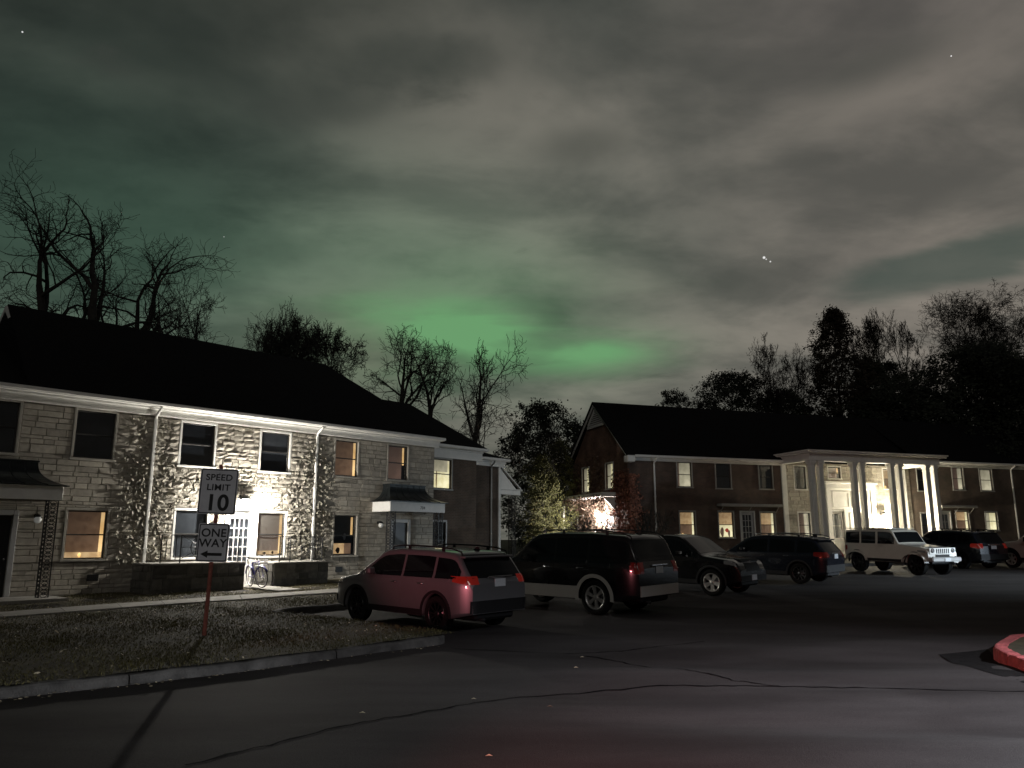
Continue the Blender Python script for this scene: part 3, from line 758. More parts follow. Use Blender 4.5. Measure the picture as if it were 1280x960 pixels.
c = MB(); cornice(c, 12.2, 15.93, .8, 6.07, .40, 5.50); cornice(c, 15.6, 18.6, 1.8, 5.85, .35, 5.45)
c.bbox(18.08, 18.24, 1.72, 1.80, .3, 5.44, .012); c.build('cornice', M['white'], LB)
downspout(LB, 17.55, 1.8, .45, 5.75, 'frame', .3)
# side porch: half pediment, beam and iron post
p = MB(); y0 = 2.0
p.prism([(18.25,5.62),(18.25,4.36),(19.75,4.36)], .06, 'y', y0); p.bbox(18.22, 19.95, y0-.08, y0+.10, 4.10, 4.34, .01); p.bbox(18.22, 20.05, y0-.14, y0+.12, 4.342, 4.40, .012)
p.prism([(18.25,5.74),(20.02,4.47),(20.02,4.405),(18.25,5.66)], .14, 'y', y0-.05)
p.box(18.3, 19.95, y0+.12, y0+2.4, 4.2, 4.3)
pp = p.build('side_porch', M['white'], LB, fix=True)
lattice_post(pp, 19.35, y0-.02, .55, 4.09)
q = MB(); q.add([(18.25,y0+.0,5.76),(20.05,y0+.0,4.49),(20.05,y0+2.6,4.49),(18.25,y0+2.6,5.76)], [(0,1,2,3)]); q.build('porch_roof', M['roof'], pp)
# entrance lamp
EL = (3.12, -.36, 3.06)
wall_lamp(LB, EL[0], 0, EL[2], 'bulb', 1.75, .36)

# stone terrace walls and iron railings
random.seed(8)
def terrace(u0, u1, z0, z1, label, rl):
    t = MB(); f = -1.5
    t.box(u0, u1, f, -.06, z0-.2, z1-.06)
    class Off: pass
    s = MB(); stones(s, u0, u1, z0, z1-.06, [], f, lambda u, z: .022, 0, .24, .28, .6)
    t.add(s.v, s.f)
    for (uu, sg) in ((u1, 1), (u0, -1)):                       # end faces
        s = MB(); stones(s, .06, 1.46, z0, z1-.06, [], 0, lambda u, z: .02, 0, .24, .28, .6)
        V = [(uu - y*sg, -x, z) for x, y, z in s.v]
        t.add(V, [q if sg < 0 else q[::-1] for q in s.f])
    o = t.build('stone_wall', M['darkstone'], None); o.location = (AL.x, AL.y, 0); o.rotation_euler = (0,0,rad(90-BL)); tag(o, label, 'wall', 'terrace walls by the entrance')
    cp = MB(); cp.bbox(u0-.03, u1+.03, f-.05, -.05, z1-.058, z1, .012); cp.build('cap', M['concrete'], o)
    r = MB(); zb, zt = z1, z1+.86; y = f+.12
    n = [u0+.25, u1-.2]; w = n[1]-n[0]
    for x in n + [n[0]+w*.24, n[0]+w*.76]: r.box(x-.014, x+.014, y-.014, y+.014, zb, zt)
    r.box(n[0], n[1], y-.016, y+.016, zt-.018, zt); r.box(n[0], n[1], y-.012, y+.012, zb+.08, zb+.10)
    for x in (n[0]+w*.06, n[0]+w*.12, n[0]+w*.18, n[1]-w*.06, n[1]-w*.12, n[1]-w*.18): r.box(x-.008, x+.008, y-.008, y+.008, zb+.1, zt-.02)
    cxm, cz, R_ = n[0]+w*.5, (zb+.1+zt)/2, .33
    r.tube([(cxm+R_*math.cos(2*PI*k/24), y, cz+R_*math.sin(2*PI*k/24)) for k in range(25)], .012, 5, cap=False)
    r.sphere((cxm, y, cz), .055, 10)
    for k in range(8):
        a = 2*PI*k/8; ex = w*.26*math.cos(a); ez = .37*math.sin(a)
        if k % 2: ex = w*.25*(1 if ex > 0 else -1); ez = .36*(1 if ez > 0 else -1)
        r.tube([(cxm, y, cz), (cxm+ex, y, cz+ez)], .009, 4)
    for x in (n[0], n[1]): r.box(x-.012, x+.012, y+.016, -.1, zt-.018, zt-.004)
    ro = r.build('iron_railing', M['iron'], None); ro.location = o.location; ro.rotation_euler = o.rotation_euler; tag(ro, rl, 'railing', 'iron railings on the terrace walls')
terrace(-.36, 2.62, .15, 1.13, 'long low dark stone terrace wall left of the bicycle, behind the road sign', 'black iron railing on the long terrace wall, behind the road sign')
terrace(3.70, 5.85, .2, 1.09, 'shorter low stone terrace wall right of the bicycle', 'black iron railing with sunburst ring, right of the bicycle')

# ivy made of single leaves
def ivy(name, root_xf, label, pts, m, stem=None, size=(.05, .10), mats=None):
    mb = MB()
    for (x, y, z, nx, ny) in pts:
        s = random.uniform(*size); a = random.uniform(0, 2*PI); tilt = random.uniform(-.8, .8)
        n = Vector((nx, ny, random.uniform(-.3, .7))).normalized(); n = (n + Vector((random.uniform(-.6,.6), random.uniform(-.6,.6), random.uniform(-.4,.4)))).normalized()
        t = n.orthogonal().normalized(); b = n.cross(t); t, b = t*math.cos(a)+b*math.sin(a), b*math.cos(a)-t*math.sin(a)
        c = Vector((x, y, z)); mb.add([c-t*s*.9, c+b*s*.6-t*s*.1+n*s*.15, c+t*s, c-b*s*.6-t*s*.1+n*s*.15], [(0,1,2,3)])
    if stem:
        for P in stem: mb.tube(P, [.02-.014*i/len(P) for i in range(len(P))], 4, mi=1)
    o = mb.build(name, [M[m], M['twig']], None); o.location = root_xf[0]; o.rotation_euler = (0,0,root_xf[1]); tag(o, label, 'climbing plant'); return o
def wander(x, z0, z1, y, n=14, sp=.25):
    P = []; 
    for i in range(n+1): P.append((x, y, z0+(z1-z0)*i/n)); x += random.uniform(-sp, sp)*(z1-z0)/6
    return P
random.seed(21)
def wallpts(n, f, y, u0, u1, z0, z1):
    R_ = []; tries = 0
    while len(R_) < n and tries < n*60:
        tries += 1
        u, z = random.uniform(u0, u1), random.uniform(z0, z1)
        if any(o[0]-.1 < u < o[1]+.1 and o[2]-.1 < z < o[3]+.1 for o in OPS+DOORS): continue
        if abs(u+.05) < .10 or abs(u-6.1) < .10: continue
        cl = .5+.5*math.sin(u*5.1+1.7*z)*math.sin(z*4.3-u*2.2)
        if random.random() < f(u, z)*(.25+.75*cl): R_.append((u, y-random.uniform(.015, .07), z, 0, -1))
    return R_
LX = ((AL.x, AL.y, 0), rad(90-BL))
ivy('ivy', LX, 'dry pale ivy climbing around the downspout left of the lamp', wallpts(650, lambda u, z: max(0, 1-abs(u+.1)/1.1)*(1 if z < 4.4 else .35), -.03, -1.0, 1.0, 1.1, 5.7), 'ivy', [wander(-.3,.3,4.5,-.04), wander(.4,1.1,5.2,-.04)])
ivy('ivy', LX, 'dry pale ivy climbing around the downspout right of the lamp', wallpts(480, lambda u, z: max(0, 1-abs(u-6.1)/.9), -.03, 5.3, 7.0, 1.1, 5.4), 'ivy', [wander(6.5,.4,4.8,-.04), wander(5.7,1.1,5.0,-.04)])
ivy('ivy', LX, 'thin dry ivy between the upper and lower windows near the entrance lamp', wallpts(420, lambda u, z: (1 if 2.8 < z < 4.3 else .12), -.02, .8, 5.4, 1.2, 5.6), 'ivy', [wander(2.3,1.2,4.2,-.04), wander(5.2,1.1,4.4,-.04)], size=(.03,.07))

# ------------------------------------------------------------------ RIGHT BUILDING
random.seed(31)
RBZ = rad(90-BR)
RB = thing('apartment_building', 'brown brick apartment house with tall white columned portico and ivy on its gable end', 'building', (CR.x, CR.y, 0), RBZ)
GW = 8.1
UO = [(3.24,4.18,4.86,6.30),(5.86,6.86,4.84,6.30),(8.92,9.84,4.86,6.30)]; LO = [(3.28,4.28,1.95,3.42),(5.9,6.9,1.95,3.44),(8.82,9.84,1.97,3.44)]
RD = (7.45,8.32,.95,3.42)
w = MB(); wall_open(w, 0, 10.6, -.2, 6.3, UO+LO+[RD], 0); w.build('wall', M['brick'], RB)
for o, k in zip(UO+LO, ['half_cream','dark','dark','warm','deco','warm2']): window(RB, *o, 0, k, 'frame')
# portico back wall
PO = [(11.5,12.35,4.9,6.30),(11.6,12.45,1.95,3.45),(14.1,15.05,5.62,6.33),(18.45,19.35,5.05,6.33)]
DO = [(14.05,15.0,.93,3.55)]
w = MB(); wall_open(w, 10.6, 20.6, -.2, 6.55, PO+DO, .02, mi=1)
stones(w, 10.62, 20.58, .8, 6.5, [(a-.08,b+.08,c_-.08,d_+.08) for a,b,c_,d_ in PO]+[(13.75,17.5,.8,5.45)], .02, lambda u, z: .015, 0, .2, .3, .8)
w.build('wall', [M['stone'], M['stone_base']], RB)
for o, k in zip(PO, ['dark','dim','sliver','warm']): window(RB, *o, .02, k, 'white')
w = MB(); wall_open(w, 20.6, 46, -.2, 6.7, [(24.37,25.3,5.12,6.6),(26.8,27.9,5.1,6.55),(24.3,25.4,2.45,3.68),(26.9,27.95,2.45,3.65),(22.95,23.75,1.0,3.6),(21.3,22.1,5.0,6.4),(21.3,22.2,2.0,3.5),(32,33,5.1,6.55),(32,33,2.4,3.65)], .04)
w.build('wall', M['brickl'], RB)
for o, k in (((24.37,25.3,5.12,6.6),'dim'),((26.8,27.9,5.1,6.55),'half_cream'),((24.3,25.4,2.45,3.68),'warm2'),((26.9,27.95,2.45,3.65),'bright'),((21.3,22.1,5.0,6.4),'dark'),((21.3,22.2,2.0,3.5),'grey'),((32,33,5.1,6.55),'dark'),((32,33,2.4,3.65),'warm')): window(RB, *o, .04, k, 'frame')
# gable end
w = MB(); GO = [(1.85,2.86,4.82,6.33),(5.26,6.31,4.80,6.33),(1.95,2.85,.9,3.0)]
b_ = MB(); wall_open(b_, -GW, 0, -.2, 6.35, [(-b,-a,c,d) for a,b,c,d in GO], 0)
b_.add([(-GW,0,6.35),(0,0,6.35),(-GW/2,0,10.15)], [(0,1,2)])
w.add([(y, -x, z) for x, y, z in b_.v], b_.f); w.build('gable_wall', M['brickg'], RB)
for (a, b, c, d), k in zip(GO[:2], ['bright','bright']):
    f = window(RB, a, b, c, d, 0, k, 'white'); f.location = (0, b, c); f.rotation_euler = (0,0,-PI/2)
w = MB(); w.quad((46,.04,-.2),(46,GW,-.2),(46,GW,6.7),(46,.04,6.7)); w.quad((0,GW,-.2),(46,GW,-.2),(46,GW,6.35),(0,GW,6.35)); w.build('wall', M['brick'], RB)
# roof
r = MB(); e = -.45
def gab(mb, x0, x1, ye, yr, ze, zr, th=.09):
    yb = 2*yr-ye
    V = [(x0,ye,ze),(x1,ye,ze),(x1,yr,zr),(x0,yr,zr),(x1,yb,ze),(x0,yb,ze)]
    mb.add(V+[(a,b,c-th) for a,b,c in V], [(0,1,2,3),(3,2,4,5),(6,9,8,7),(9,11,10,8),(0,6,7,1),(5,4,10,11),(0,3,9,6),(3,5,11,9),(1,7,8,2),(2,8,10,4)])
gab(r, -.28, 21.2, e, GW/2, 6.62, 10.35); gab(r, 20.9, 47, e, GW/2+.01, 6.98, 10.34); r.build('roof', M['roof'], RB)
# gable trim
t = MB()
for s in (-1, 1):
    y1 = GW/2; t.prism([(y1,10.24),(y1+s*(GW/2+.40),6.58),(y1+s*(GW/2+.40),6.40),(y1,10.05)], .045, 'x', -.20)
    t.prism([(y1,10.06),(y1+s*1.1,9.05),(y1+s*1.1,8.86),(y1,9.80)], .04, 'x', -.10)
    cy_ = 0 if s < 0 else GW
    t.bbox(-.24, .25, cy_-.5 if s < 0 else cy_+.02, cy_-.02 if s < 0 else cy_+.5, 6.18, 6.55, .03)
t.prism([(y1-1.2,8.74),(y1+1.2,8.74),(y1+1.2,8.9),(y1-1.2,8.9)], .07, 'x', -.11)
for k in range(6):
    z = 8.95+k*.13; hw = (10.0-z)*.95
    if hw > .05: t.add([(-.09,y1-hw,z),(-.09,y1+hw,z),(-.02,y1+hw,z+.1),(-.02,y1-hw,z+.1)], [(0,1,2,3)])
t.build('gable_trim', M['white'], RB, fix=True)
c = MB(); cornice(c, .26, 10.58, 0, 6.60, .42, 6.30); cornice(c, 20.65, 46.5, .04, 6.96, .42, 6.62); c.build('cornice', M['white'], RB)
for x, z in ((1.68, 6.5), (29.67, 6.9)): downspout(RB, x, .0 if x < 5 else .04, .85, z, 'white', .4)
# glazed side door, thin hoods
def panedoor(root, u0, u1, z0, z1, y, m='white', cols=2, rows=4, pz=.45, curtain='dark'):
    d = MB()
    for a, b, c0, c1 in ((u0-.1,u0,z0,z1+.1),(u1,u1+.1,z0,z1+.1),(u0,u1,z1,z1+.1)): d.bbox(a+.001, b-.001, y-.05, y+.05, c0, c1, .01)
    a0, a1 = u0+.13, u1-.13; p0, p1 = z0+(z1-z0)*(pz-.2), z1-.14
    d.bbox(u0+.002, a0, y+.04, y+.085, z0, z1-.002, .006); d.bbox(a1, u1-.002, y+.04, y+.085, z0, z1-.002, .006); d.bbox(a0+.001, a1-.001, y+.04, y+.085, z0, p0, .006); d.bbox(a0+.001, a1-.001, y+.04, y+.085, p1, z1-.002, .006)
    for i in range(1, cols): x = a0+(a1-a0)*i/cols; d.box(x-.016, x+.016, y+.045, y+.08, p0+.001, p1-.001)
    for j in range(1, rows): z = p0+(p1-p0)*j/rows; d.box(a0+.001, a1-.001, y+.047, y+.078, z-.016, z+.016)
    o = d.build('door', M[m], root)
    q = MB(); q.quad((a0,y+.065,p0),(a1,y+.065,p0),(a1,y+.065,p1),(a0,y+.065,p1)); q.build('pane', M['pane'], o)
    q = MB(); q.quad((u0,y+.14,z0),(u1,y+.14,z0),(u1,y+.14,z1),(u0,y+.14,z1)); q.build('curtain', M[curtain], o)
    q = MB(); q.sphere((u1-.07,y+.02,z0+1.0), .03); q.build('handle', M['chrome'], o); return o
panedoor(RB, *RD, 0, 'greypaint', 3, 5, .45)
panedoor(RB, 22.95, 23.75, 1.0, 3.6, .04, 'greypaint', 2, 4, .4, 'greyblind')
for u0, u1, z, y in ((5.8,10.1,3.76,0),(22.6,25.7,3.9,.04)):
    h = MB(); h.bbox(u0, u1, y-.55, y-.003, z-.0, z+.12, .015); h.box(u0+.03, u1-.03, y-.52, y-.004, z+.121, z+.15)
    for x in (u0+.2, (u0+u1)/2, u1-.2): h.tube([(x, y-.004, z-.4), (x, y-.4, z-.004)], .018, 5)
    h.build('door_hood', M['frame'], RB)
# portico
p = MB(); PV = -2.75
p.bbox(10.15, 20.45, PV-.28, .0, .3, .78, .03); p.build('portico_floor', M['concrete'], RB)
p = MB()
p.bbox(10.35, 20.2, PV-.12, PV+.34, 6.36, 6.78, .02)                       # beam
p.bbox(10.35, 10.75, PV+.341, -.06, 6.36, 6.78, .02); p.bbox(19.8, 20.2, PV+.341, -.06, 6.36, 6.78, .02)
p.box(10.36, 20.19, PV+.0, -.03, 6.60, 6.64)                                   # ceiling
p.bbox(10.05, 20.5, PV-.42, -.05, 6.781, 6.88, .03); p.bbox(9.98, 20.57, PV-.5, -.05, 6.881, 6.97, .03)
for x in (10.66, 20.02): p.bbox(x-.17, x+.17, -.10, .0, .79, 6.35, .015)       # wall pilasters
p.build('portico', M['white'], RB)
p = MB(); p.add([(9.98,PV-.5,6.972),(20.57,PV-.5,6.972),(20.57,1.2,7.5),(9.98,1.2,7.5)], [(0,1,2,3)]); p.add([(9.98,PV-.5,6.972),(9.98,1.2,7.5),(9.98,1.2,6.972)], [(0,1,2)]); p.build('portico_roof', M['roof'], RB)
def colm(mb):
    w = .15; mb.bbox(-w, w, -w, w, .25, 5.35, .02); mb.bbox(-w-.06, w+.06, -w-.06, w+.06, 0, .12, .02); mb.bbox(-w-.03, w+.03, -w-.03, w+.03, .121, .249, .02)
    mb.bbox(-w-.02, w+.02, -w-.02, w+.02, 5.2, 5.24, .01); mb.bbox(-w-.03, w+.03, -w-.03, w+.03, 5.351, 5.43, .02); mb.bbox(-w-.07, w+.07, -w-.07, w+.07, 5.431, 5.575, .02)
for x in (10.60, 11.20, 13.65, 14.25, 16.50, 17.10, 19.25, 19.88):
    link('column', cached(('column',), colm, [M['white']]), RB, (x, PV+.11, .782))
# two storey entrance surround and doors in the portico
s = MB(); y = .0
s.bbox(13.72, 14.04, y-.12, y-.0, .79, 4.95, .015); s.bbox(17.2, 17.52, y-.12, y-.0, .79, 4.95, .015); s.bbox(15.02, 15.3, y-.10, -.0, .79, 3.68, .01)
s.bbox(14.042, 17.198, y-.06, .0, 3.68, 4.95, .01); s.bbox(15.302, 17.198, y-.05, .0, .79, 3.678, .01)
s.bbox(13.66, 17.58, y-.18, -.001, 4.952, 5.28, .02); s.bbox(13.55, 17.69, y-.3, -.001, 5.282, 5.42, .03)
for a, b, c0, c1 in ((14.2,15.5,3.82,4.8),(15.7,17.05,3.82,4.8),(15.45,16.2,1.0,3.5),(16.35,17.1,1.0,3.5)):
    f = .05
    for q in ((a,b,c0,c0+f),(a,b,c1-f,c1),(a,a+f,c0+f+.001,c1-f-.001),(b-f,b,c0+f+.001,c1-f-.001)): s.bbox(*q[:2], y-.085, y-.061 if c0 > 3 else y-.051, *q[2:], .008)
s.build('entrance_surround', M['white'], RB)
panedoor(RB, 14.05, 15.0, .93, 3.55, .02, 'doorwhite', 1, 2, .58, 'greyblind')
wall_lamp(RB, 17.95, 0.0, 3.28, 'bulbw', 1.5, .40)
wall_lamp(RB, 13.3, 0.0, 3.2, None, .8)
# porch of the gable end: white beam, side panels, door, lamp
g = MB()
g.bbox(-1.05, -.003, 1.3, 7.4, 4.30, 4.50, .02); g.box(-1.0, -.004, 1.35, 7.35, 4.501, 4.55)
for yy in (7.28,): g.bbox(-1.03, -.9, yy-.07, yy+.07, .7, 4.298, .01)
g.prism([(-.05,4.28),(-.95,4.28),(-.05,3.4)], .07, 'y', 1.36)
for a, b, c0, c1 in ((1.83,1.95,.8,3.12),(2.85,2.97,.8,3.12),(1.95,2.85,3.0,3.12)): g.bbox(-.06, .05, a+.001, b-.001, c0, c1, .01)
g.bbox(-.2, -.061, 1.7, 3.1, 3.121, 3.24, .02)
g.build('gable_porch', M['white'], RB)
g = MB()
for a, b, c0, c1 in ((3.0,6.15,.8,4.28),(7.15,7.35,.8,4.28),(1.35,1.82,.8,4.28),(1.83,2.98,3.25,4.28)): g.box(-.028, -.004, a, b, c0, c1)
g.build('porch_glow_panel', M['porchglow'], RB)  # pale panels added behind the lamp to whiten its glow
g = MB(); g.bbox(.05, .09, 1.955, 2.845, .82, 2.99, .006)
for z0_, z1_ in ((1.0,1.7),(1.85,2.85)):
    for a in (2.02, 2.44): g.bbox(.035, .049, a, a+.34, z0_, z1_, .008)
g.build('door', M['doorwhite'], RB)
f = window(RB, 6.2, 7.1, 2.0, 3.3, 0, 'warm2', 'white'); f.location = (-.02, 7.1, 2.0); f.rotation_euler = (0,0,-PI/2)
GL = (-.36, 3.45, 3.25)
mb = MB(); mb.lathe([(.001,0),(.06,0),(.06,-.02),(.001,-.03)], (0,0,0), 'y', 12); mb.tube([(0,-.02,0),(0,-.36,.05)], .014, 6); mb.lathe([(.001,.12),(.11,.03),(.001,.03)], (0,-.36,-.02), 'z', 12)
o = mb.build('wall_lamp', M['iron'], RB, (0, GL[1], GL[2]+.14)); o.rotation_euler = (0,0,-PI/2)
g = MB(); g.sphere((0,-.36,-.09), .13, 14); g.build('globe', M['bulb'], o)
# ivy on the gable end and round the corner
RX = ((CR.x, CR.y, 0), RBZ)
def gpts(n, f, y0=-.4, y1=8.1, z0=.9, z1=7.2):
    R_ = []; k = 0
    while len(R_) < n and k < n*50:
        k += 1; y, z = random.uniform(y0, y1), random.uniform(z0, z1)
        if any(a-.05 < y < b+.05 and c-.05 < z < d+.05 for a, b, c, d in GO[:2]): continue
        cl = .5+.5*math.sin(y*3.1+1.1*z)*math.sin(z*2.7-y*1.2)
        if random.random() < f(y, z)*(.2+.8*cl): R_.append((-random.uniform(.02,.22), y, z, -1, 0))
    return R_
def st(y, z1): return [( -.03, yy, z) for yy, _, z in [(p[0],0,p[2]) for p in wander(y,.8,z1,0)]]
random.seed(77)
ivy('ivy', RX, 'red ivy bush climbing the near corner of the brick gable end', gpts(3200, lambda y, z: math.exp(-((y-.6)/1.1)**2)*(1 if z < 5.0 else max(0, 1-(z-5.0)/.9)), -.3, 3.0) + [(min(1.25, abs(random.gauss(0,.42)))*(1-.5*max(0,(zz_-3.2)/2.4)), -random.uniform(.02,.12)-.22*random.random()**3, zz_, 0, -1) for zz_ in (.9+4.6*random.random()**.8 for _ in range(1000))], 'ivyred', [st(.4,4.8), st(1.1,5.2), st(.8,4.6)], (.05,.11))
ivy('ivy', RX, 'brown ivy spread over the gable wall between its two upper windows', gpts(2600, lambda y, z: .55*math.exp(-((y-4.6)/2.6)**2)*(1 if z < 6.2 else .3), 1.2, 8.1, 1.0, 7.0) + [(-random.uniform(.85,1.15), random.uniform(1.3,7.4), 4.45-abs(random.gauss(0,.35)), -1, 0) for _ in range(700)], 'ivybrown', [st(4.2,6.5), st(5.6,5.2), st(7.2,6.0), st(3.4,4.4)], (.05,.11))

# ------------------------------------------------------------------ CARS (local: x forward, y left, z up)
class Car:
    def __init__(s, L, H, W, wb, fo, r, sill, belt, prof, rc=.09, tumble=.17, e=.6, k=.16, crown=.03, boxy=False):
        s.L,s.H,s.W,s.wb,s.fo,s.r,s.sill,s.belt,s.prof,s.rc,s.tumble,s.e,s.k,s.crown,s.boxy = L,H,W,wb,fo,r,sill,belt,prof,rc,tumble,e,k,crown,boxy
        s.xf = L/2-fo; s.xr = s.xf-wb; s.R = r+.055
    def zl(s, x):
        p = s.prof
        if x <= p[0][0]: return p[0][1]
        for (a, b), (c, d) in zip(p, p[1:]):
            if x <= c: return b+(d-b)*(x-a)/(c-a)
        return p[-1][1]
    def zt(s, x):
        k = .05; return sum(s.zl(max(-s.L/2, min(s.L/2, x+q*k/2))) for q in (-2,-1,0,1,2))/5
    def zb(s, x):
        z = s.sill + .10*max(0, (abs(x)-(s.L/2-.5))/.5)
        for xw in (s.xf, s.xr):
            d = abs(x-xw)
            if d < s.R: z = max(z, s.r + math.sqrt(s.R**2-d*d))
        return z
    def base(s, x, z):
        d = max(0, (abs(x)-(s.L/2-s.e))/s.e); w = s.W/2*(1-s.k*d**2.2)
        if z < s.belt: 
            t = (s.belt-.12-z)/s.belt
            return w*(1-.05*max(0, t)**1.5-.012*max(0, -t*8))
        return w*(1-.012*.96)-.02*min(1, (z-s.belt)/.05) - s.W/2*s.tumble*(z-s.belt)/(s.H-s.belt)
    def Y(s, x, z):
        zt = s.zt(x); rc = min(s.rc, max(.02, (zt-s.zb(x))*.4))
        if z > zt: return 0
        if z <= zt-rc: return s.base(x, z)
        t = (z-(zt-rc))/rc; return s.base(x, zt-rc) - rc*1.15*(1-math.sqrt(max(0, 1-t*t)))
    def inside(s, x, y, z):
        zt = s.zt(x)
        if z <= zt: return abs(y) < s.Y(x, z)
        yt = s.Y(x, zt); return abs(y) < yt and z < zt+s.crown*(1-(y/yt)**2)
    def xend(s, y, z, sg):
        lo, hi = 0.0, s.L/2+.02
        n = 80
        for i in range(n+1):
            x = s.L/2*(1-i/n*.5)
            if s.inside(sg*x, y, z): 
                a, b = x, min(s.L/2, x+s.L/2*.5/n)
                for _ in range(20):
                    m = (a+b)/2
                    if s.inside(sg*m, y, z): a = m
                    else: b = m
                return sg*a
        return sg*s.L/2*.5
    def side(s, x, z, sg): return Vector((x, sg*s.Y(x, z), z))
    def body(s):
        X = set(lin(-s.L/2, s.L/2, 70)) | {p[0] for p in s.prof}
        for sg in (-1, 1):
            for q in (0,.008,.02,.04,.07,.1,.15,.2,.25): X.add(sg*(s.L/2-q))
        for xw in (s.xf, s.xr):
            for a in range(0, 181, 9): X.add(xw+s.R*math.cos(rad(a)))
            X.add(xw-s.R-.002); X.add(xw+s.R+.002)
        X = sorted(x for x in X if -s.L/2 <= x <= s.L/2); Z = [X[0]]
        for x in X[1:]:
            if x-Z[-1] > .0015: Z.append(x)
        X = Z
        rows = []
        for x in X:
            zt = s.zt(x); zb = min(s.zb(x), zt-.03); rc = min(s.rc, max(.02, (zt-zb)*.4)); zc = zt-rc; R_ = []
            R_.append((s.base(x, zb)*.86, zb+.005))
            n = 12
            for i in range(n+1):
                z = zb+(zc-zb)*i/n
                R_.append((s.base(x, z), z))
            for i in range(1, 6):
                a = i/5*PI/2; z = zc+rc*math.sin(a); R_.append((s.base(x, zc)-rc*1.15*(1-math.cos(a)), z))
            yt = R_[-1][0]
            for i in (1,2,3,4):
                y = yt*(1-i/4); R_.append((y, zt+s.crown*(1-(y/yt)**2)))
            rows.append([(x, y, z) for y, z in R_] + [(x, -y, z) for y, z in R_[-2::-1]])
        mb = MB(); n = len(rows[0]); V = [p for r in rows for p in r]
        F = [(i*n+j, i*n+j+1, (i+1)*n+j+1, (i+1)*n+j) for i in range(len(rows)-1) for j in range(n-1)]
        mb.add(V, F, 0, True)
        mb.add(rows[0], [tuple(range(n))]); mb.add(rows[-1], [tuple(range(n-1, -1, -1))])
        return mb
def patch(mb, fn, nu, nv, off, skirt=.01, mi=0, smooth=True):
    P = [[fn(i/nu, j/nv) for j in range(nv+1)] for i in range(nu+1)]
    N_ = []
    for i in range(nu+1):
        for j in range(nv+1):
            a = P[min(i+1,nu)][j]-P[max(i-1,0)][j]; b = P[i][min(j+1,nv)]-P[i][max(j-1,0)]; n = a.cross(b)
            N_.append(n.normalized() if n.length > 1e-9 else Vector((0,0,1)))
    c = Vector((0,0,.75)); m = P[nu//2][nv//2]; mid = N_[(nu//2)*(nv+1)+nv//2]
    ref = Vector((m.x*.3 if abs(m.y) > .2 else m.x, m.y*2.2, m.z-.7))
    sg = 1 if mid.dot(ref) > 0 else -1
    V = [P[i][j]+N_[i*(nv+1)+j]*sg*off for i in range(nu+1) for j in range(nv+1)]
    F = [(i*(nv+1)+j, (i+1)*(nv+1)+j, (i+1)*(nv+1)+j+1, i*(nv+1)+j+1) for i in range(nu) for j in range(nv)]
    if sg < 0: F = [f[::-1] for f in F]
    mb.add(V, F, mi, smooth)
    E_ = [(i,0) for i in range(nu+1)] + [(nu,j) for j in range(1,nv+1)] + [(i,nv) for i in range(nu-1,-1,-1)] + [(0,j) for j in range(nv-1,0,-1)]
    k = [V[i*(nv+1)+j] for i, j in E_]; kk = [p-N_[i*(nv+1)+j]*sg*(off+skirt) for p, (i, j) in zip(k, E_)]; n = len(k)
    fs = [(i, (i+1)%n, (i+1)%n+n, i+n) for i in range(n)]
    if sg > 0: fs = [f[::-1] for f in fs]
    mb.add(k+kk, fs, mi)

def wheel_mesh(r, w, style, rimm):
    key = ('tyre', r, w)
    t = MB(); rr = r*.69
    def tyre(mb):
        pr = [(rr,-w*.42),(rr+.02,-w*.5),(r*.9,-w*.52),(r-.018,-w*.46),(r,-w*.36)]
        for g in (-.2, 0, .2): pr += [(r, (g-.06)*w), (r-.008, (g-.045)*w), (r-.008, (g+.045)*w), (r, (g+.06)*w)]
        pr += [(r,w*.36),(r-.018,w*.46),(r*.9,w*.52),(rr+.02,w*.5),(rr,w*.42)]
        mb.lathe(pr, (0,0,0), 'y', 36, closed=True)
    def rim(mb):   # outer face towards +y
        mb.lathe([(rr+.002,-w*.42),(rr+.002,w*.44),(rr-.012,w*.46),(rr-.03,w*.40),(rr-.035,-w*.40)], (0,0,0), 'y', 36, closed=True)
        mb.lathe([(.001,w*.36),(.055,w*.36),(.075,w*.30),(.08,w*.1),(.001,w*.1)], (0,0,0), 'y', 18)
        n = {'five': 5, 'six': 6, 'multi': 10, 'steel': 7}[style]
        for k in range(n):
            a = 2*PI*k/n+.3; wd = {'five': .075, 'six': .05, 'multi': .022, 'steel': .05}[style]
            def P(rad_, off, y): return (rad_*math.cos(a)-off*math.sin(a), y, rad_*math.sin(a)+off*math.cos(a))
            V = [P(.05,-wd*.55,w*.34),P(.05,wd*.55,w*.34),P(rr-.02,wd*.95,w*.40),P(rr-.02,-wd*.95,w*.40),P(.05,-wd*.55,w*.14),P(.05,wd*.55,w*.14),P(rr-.02,wd*.95,w*.2),P(rr-.02,-wd*.95,w*.2)]
            mb.add(V, [(0,3,2,1),(4,5,6,7),(0,1,5,4),(1,2,6,5),(2,3,7,6),(3,0,4,7)])
    def disc(mb): mb.lathe([(.001,w*.02),(rr*.82,w*.02),(rr*.82,-w*.06),(.001,-w*.06)], (0,0,0), 'y', 28); mb.lathe([(.001,-w*.3),(rr-.036,-w*.3)], (0,0,0), 'y', 28)
    return cached(key, tyre, [M['tyre']]), cached(('rim', r, w, style, rimm), rim, [M[rimm]]), cached(('brake_disc', r, w), disc, [M['rim_dark']])

